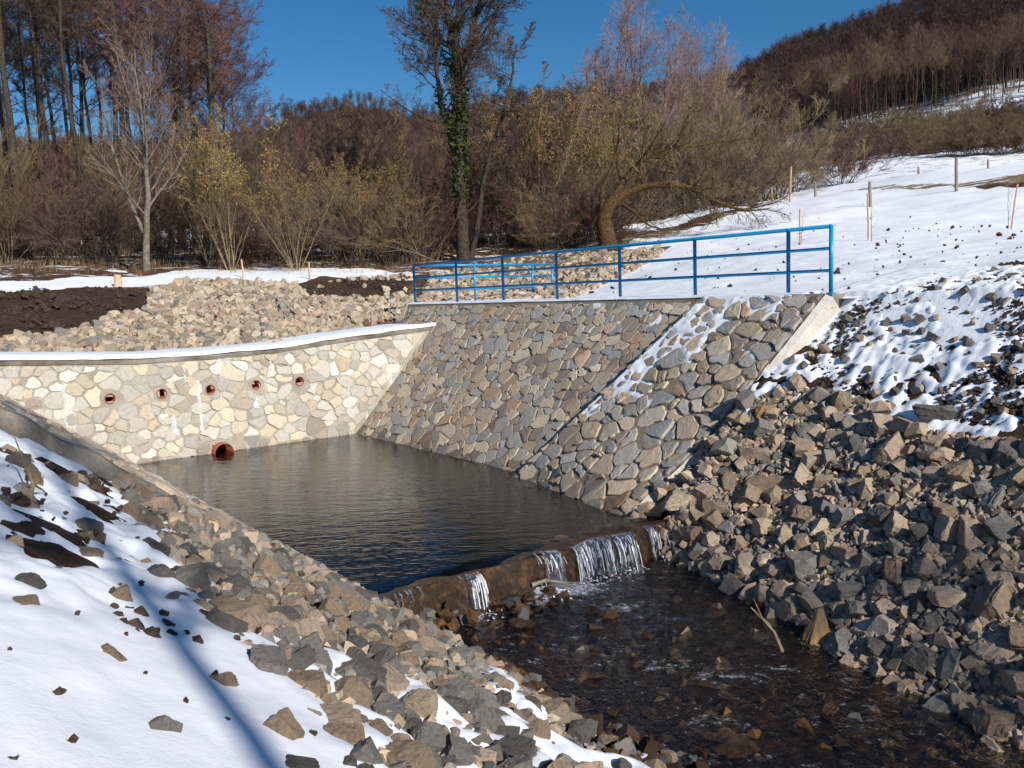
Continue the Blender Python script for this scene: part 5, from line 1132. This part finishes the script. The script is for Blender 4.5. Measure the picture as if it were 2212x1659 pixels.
for i, (px, D, s, lab) in enumerate([(2060, 470, 1.2, 'dark conifer standing out near the top of the hill'), (2085, 500, 1.0, 'smaller dark conifer beside the one near the hilltop'), (1700, 330, .9, 'dark conifer at the left end of the hill wood'), (1900, 262, .75, 'dark green conifer among the trunks of the hill wood'), (2020, 258, .8, 'tall green conifer right of centre in the hill wood'), (1790, 262, .8, 'green conifer low in the hill wood behind the reddish bush')]):
    v, f = FCN[i % 2]; r_ = empty('conifer', hill_at(px, D)-[0, 0, .3], i, s); tag(r_, lab, 'tree', 'dark conifers on the hill')
    o = link('crown', npmesh('crown', v, f), mt_conif, r_); mb = MB(); mb.tube([(0, 0, -.3), (0, 0, 13)], [.2, .05], 6); link('trunk', mb.mesh('trunk'), mt_bark_dark, r_)

# ------------------------------------------------------------------ stakes, posts, saplings, sticks
def stick(name, p0, p1, r0, r1, mat, label, cat, group=None, n=6):
    p0 = np.array(p0, float); p1 = np.array(p1, float); mb = MB(); d = p1-p0; mb.tube([(0, 0, -.15), d*.33+[.006, 0, 0], d*.66-[.006, 0, 0], d], [r0, r0*.97, (r0+r1)/2, r1], n)
    o = link(name, mb.mesh(name), mat, None, p0); tag(o, label, cat, group); return o
def at(px, D): return gpos(px, D, 0)
ST = [(1875, 25, 97, -2, 'pale timber stake on the snow right of the railing'), (2180, 25, 97, 13, 'leaning pale timber stake near the right edge'), (1728, 27, 72, 0, 'thin pale stake just above the railing end'), (1706, 48, 74, 3, 'orange-brown stake at the grassy field margin'),
      (527, 31, 44, -3, 'short white-painted stake on the snow strip, in front of the tallest catkin bush'), (669, 31, 42, 0, 'white stake on the snow strip below the small catkin bush')]
for px, D, hp, lx, lab in ST:
    p = at(px, D); h = hp*D/F; stick('timber_stake', p, p+np.array([lx*D/F, 0, h]), .028*D/25, .026*D/25, mt_stake, lab, 'stake', 'timber stakes', 4)
p = at(253, 28.5); stick('log_stump', p, p+[.02, 0, .38], .13, .11, mt_stake, 'short pale log standing on end at the rim of the riprap', 'log', None, 9)
FP = [(2062, 39, 68, 'tall grey fence post in the middle of the field margin'), (1878, 38, 50, 'grey fence post behind the pale timber stake'), (1761, 50, 28, 'short dark post left of the pale timber stake'), (1668, 52, 34, 'thin dark post near the fallen willow boughs'), (1981, 60, 18, 'small far post between the two grey fence posts'), (2129, 60, 18, 'small far post right of the tall grey post')]
for px, D, hp, lab in FP:
    p = at(px, D); stick('fence_post', p, p+np.array([-.02, 0, hp*D/F]), .075, .065, mt_post, lab, 'post', 'fence posts', 7)
mb = MB(); a_ = at(1878, 38)+[0, 0, .95]; b_ = at(2062, 39)+[0, 0, 1.15]; c_ = at(2330, 41)+[0, 0, 1.4]
for dz in (0, -.45):
    mb.tube([a_-a_+[0, 0, dz]]+[(a_*(1-t)+b_*t)-a_+np.array([0, 0, dz-.08*math.sin(math.pi*t)]) for t in np.linspace(.1, .9, 7)]+[b_-a_+[0, 0, dz], c_-a_+[0, 0, dz]], .006, 4)
tag(link('fence_wire', mb.mesh('fence_wire'), mt_wire, None, a_), 'thin wires strung between the grey fence posts across the field', 'fence wire')
fs = [(1560, 62, 20), (1590, 64, 22), (1620, 66, 20), (1645, 62, 26), (1665, 68, 18), (1690, 70, 18), (1512, 58, 24), (1480, 56, 26)]
for i, (px, D, hp) in enumerate(sorted(fs)):
    p = at(px, D); stick('marker_stick', p, p+np.array([rt_.uniform(-.05, .05), 0, hp*D/F]), .03, .028, mt_stake, f'small pale marker stick along the brown field edge, {ORD[i]} from the left', 'stick', 'small marker sticks', 4)
def sapling(px, D, h, seed, lab):
    T = trunk_path(h, .010, seed, (.03, 0), .02, 8, .3); B = branchlets(*T, 7, .25, .95, (30, 55), (.2, .35), 3, seed, up=.4, rr=.6, rmin=.004)
    put('sapling', proto('s', [(*T, 5)], [(*B, 3)]), at(px, D)-[0, 0, .02], 0, 1, mats(mt_bark_brown, mt_tw_brown), lab, 'sapling', 'planted saplings')
sapling(2174, 24.6, 1.3, 3, 'slender sapling tied beside the leaning stake at the right edge'); sapling(1881, 24.6, 1.0, 4, 'slender sapling beside the pale timber stake'); sapling(1731, 27, .9, 5, 'thin sapling beside the thin pale stake')
# dead branches
def branch(pts, r0, lab, mat, seed):
    pts = [np.array(q) for q in pts]; p0 = pts[0]; mb = MB(); mb.tube([q-p0 for q in pts], list(np.linspace(r0, r0*.3, len(pts))), 6)
    r = np.random.default_rng(seed)
    for _ in range(5):
        k = r.integers(1, len(pts)-1); d = (pts[k+1]-pts[k-1]); q = pts[k]-p0; e = q+d*.4+r.normal(size=3)*np.linalg.norm(d)*.25; mb.tube([q, (q+e)/2+r.normal(size=3)*.01, e], [r0*.45, r0*.3, r0*.12], 5)
    tag(link('dead_branch', mb.mesh('dead_branch'), mat, None, p0), lab, 'branch', 'dead branches')
def hp_(px, py, dz): return HIT(px, py)+np.array([0, 0, dz])
w0 = W3(-6.3, 7.9, -.45); branch([UZ(1690, 1408, -.5), UZ(1672, 1365, -.3), UZ(1645, 1335, -.15), UZ(1622, 1312, -.02)], .022, 'pale bare stick standing out of the stream below the right bank', mt_stem, 1)
branch([hp_(1150, 1305, .25), hp_(1180, 1300, .28), hp_(1220, 1302, .26), hp_(1245, 1310, .22)], .03, 'bleached driftwood lying in the foam below the waterfall', mt_bark_pale, 2)
branch([UD(935, 562, 36), UD(905, 549, 36), UD(868, 540, 36), UD(808, 528, 36)], .035, 'fallen pale branch leaning out of the thicket left of the railing', mt_bark_pale, 3)
branch([hp_(60, 1105, .03), hp_(75, 1080, .10), hp_(66, 1062, .17)], .02, 'curved broken twig sticking out of the left snow', mt_stem, 4)
branch([hp_(1280, 1222, .33), hp_(1300, 1190, .42), hp_(1330, 1180, .40), hp_(1350, 1160, .45)], .02, 'tangle of wet twigs caught on the sill at the waterfall', mt_bark_dark, 5)
# dry grass along the field edge below the willow
gr = []; rng = np.random.default_rng(66)
for _ in range(2600):
    px = rng.uniform(1350, 1640); D = rng.uniform(30, 38); p = gpos(px, D, 0); q = PRJ(p)
    if abs(q[1]-(524-(px-1350)*.26)) > 16: continue
    gr.append(p)
def tufts(pts, h, seed):
    r = np.random.default_rng(seed); P = np.repeat(np.array(pts), 5, 0); n = len(P); P = P+np.c_[r.normal(size=(n, 2))*.08, np.zeros(n)]; a = r.random(n)*6.28; L = h*(.5+r.random(n)); d = np.stack([np.cos(a)*.4, np.sin(a)*.4, np.ones(n)], -1); w = np.stack([-np.sin(a), np.cos(a), np.zeros(n)], -1)*.006
    V = np.stack([P-w, P+w, P+d*L[:, None]], 1).reshape(-1, 3); return V, np.arange(3*n).reshape(-1, 3)
wl = []
for _ in range(1300):
    px = rng.uniform(-40, 1330); D = rng.uniform(31, 40); p = gpos(px, D, 0); q = PRJ(p)
    if q[1] < 596+(20 if px < 300 else 0): wl.append(p)
V, Fc = tufts(gr, .28, 1); V2, F2 = tufts(wl, .20, 2); V = np.vstack([V, V2]); Fc = np.vstack([Fc, F2+len(V)-len(V2)])
o = link('dry_grass', npmesh('dry_grass', V, Fc), mt_straw); tag(o, 'dry straw-coloured grass along the edge of the snow', 'grass', kind='stuff')
# bare trees standing behind the photographer: their shadows fall on the near bank and the stream
def shade_tree(px, py, t, h, s, k, lab, rz=0):
    p = HIT(px, py); b = p[:2]+np.array([sdir[0], sdir[1]])/math.hypot(sdir[0], sdir[1])*t
    put('alder_tree', AL[k], [b[0], b[1], float(ZG(b[0], b[1]))-.1], rz, s, mats(mt_bark_dark, mt_tw_red), lab, 'tree', 'bare trees behind the photographer')
shade_tree(430, 1480, 13, 0, .85, 1, 'thin bare tree behind the photographer whose trunk shades the near snow', .4)
shade_tree(2150, 1640, 22, 0, 1., 3, 'tall bare tree behind the photographer on the right', 2.)
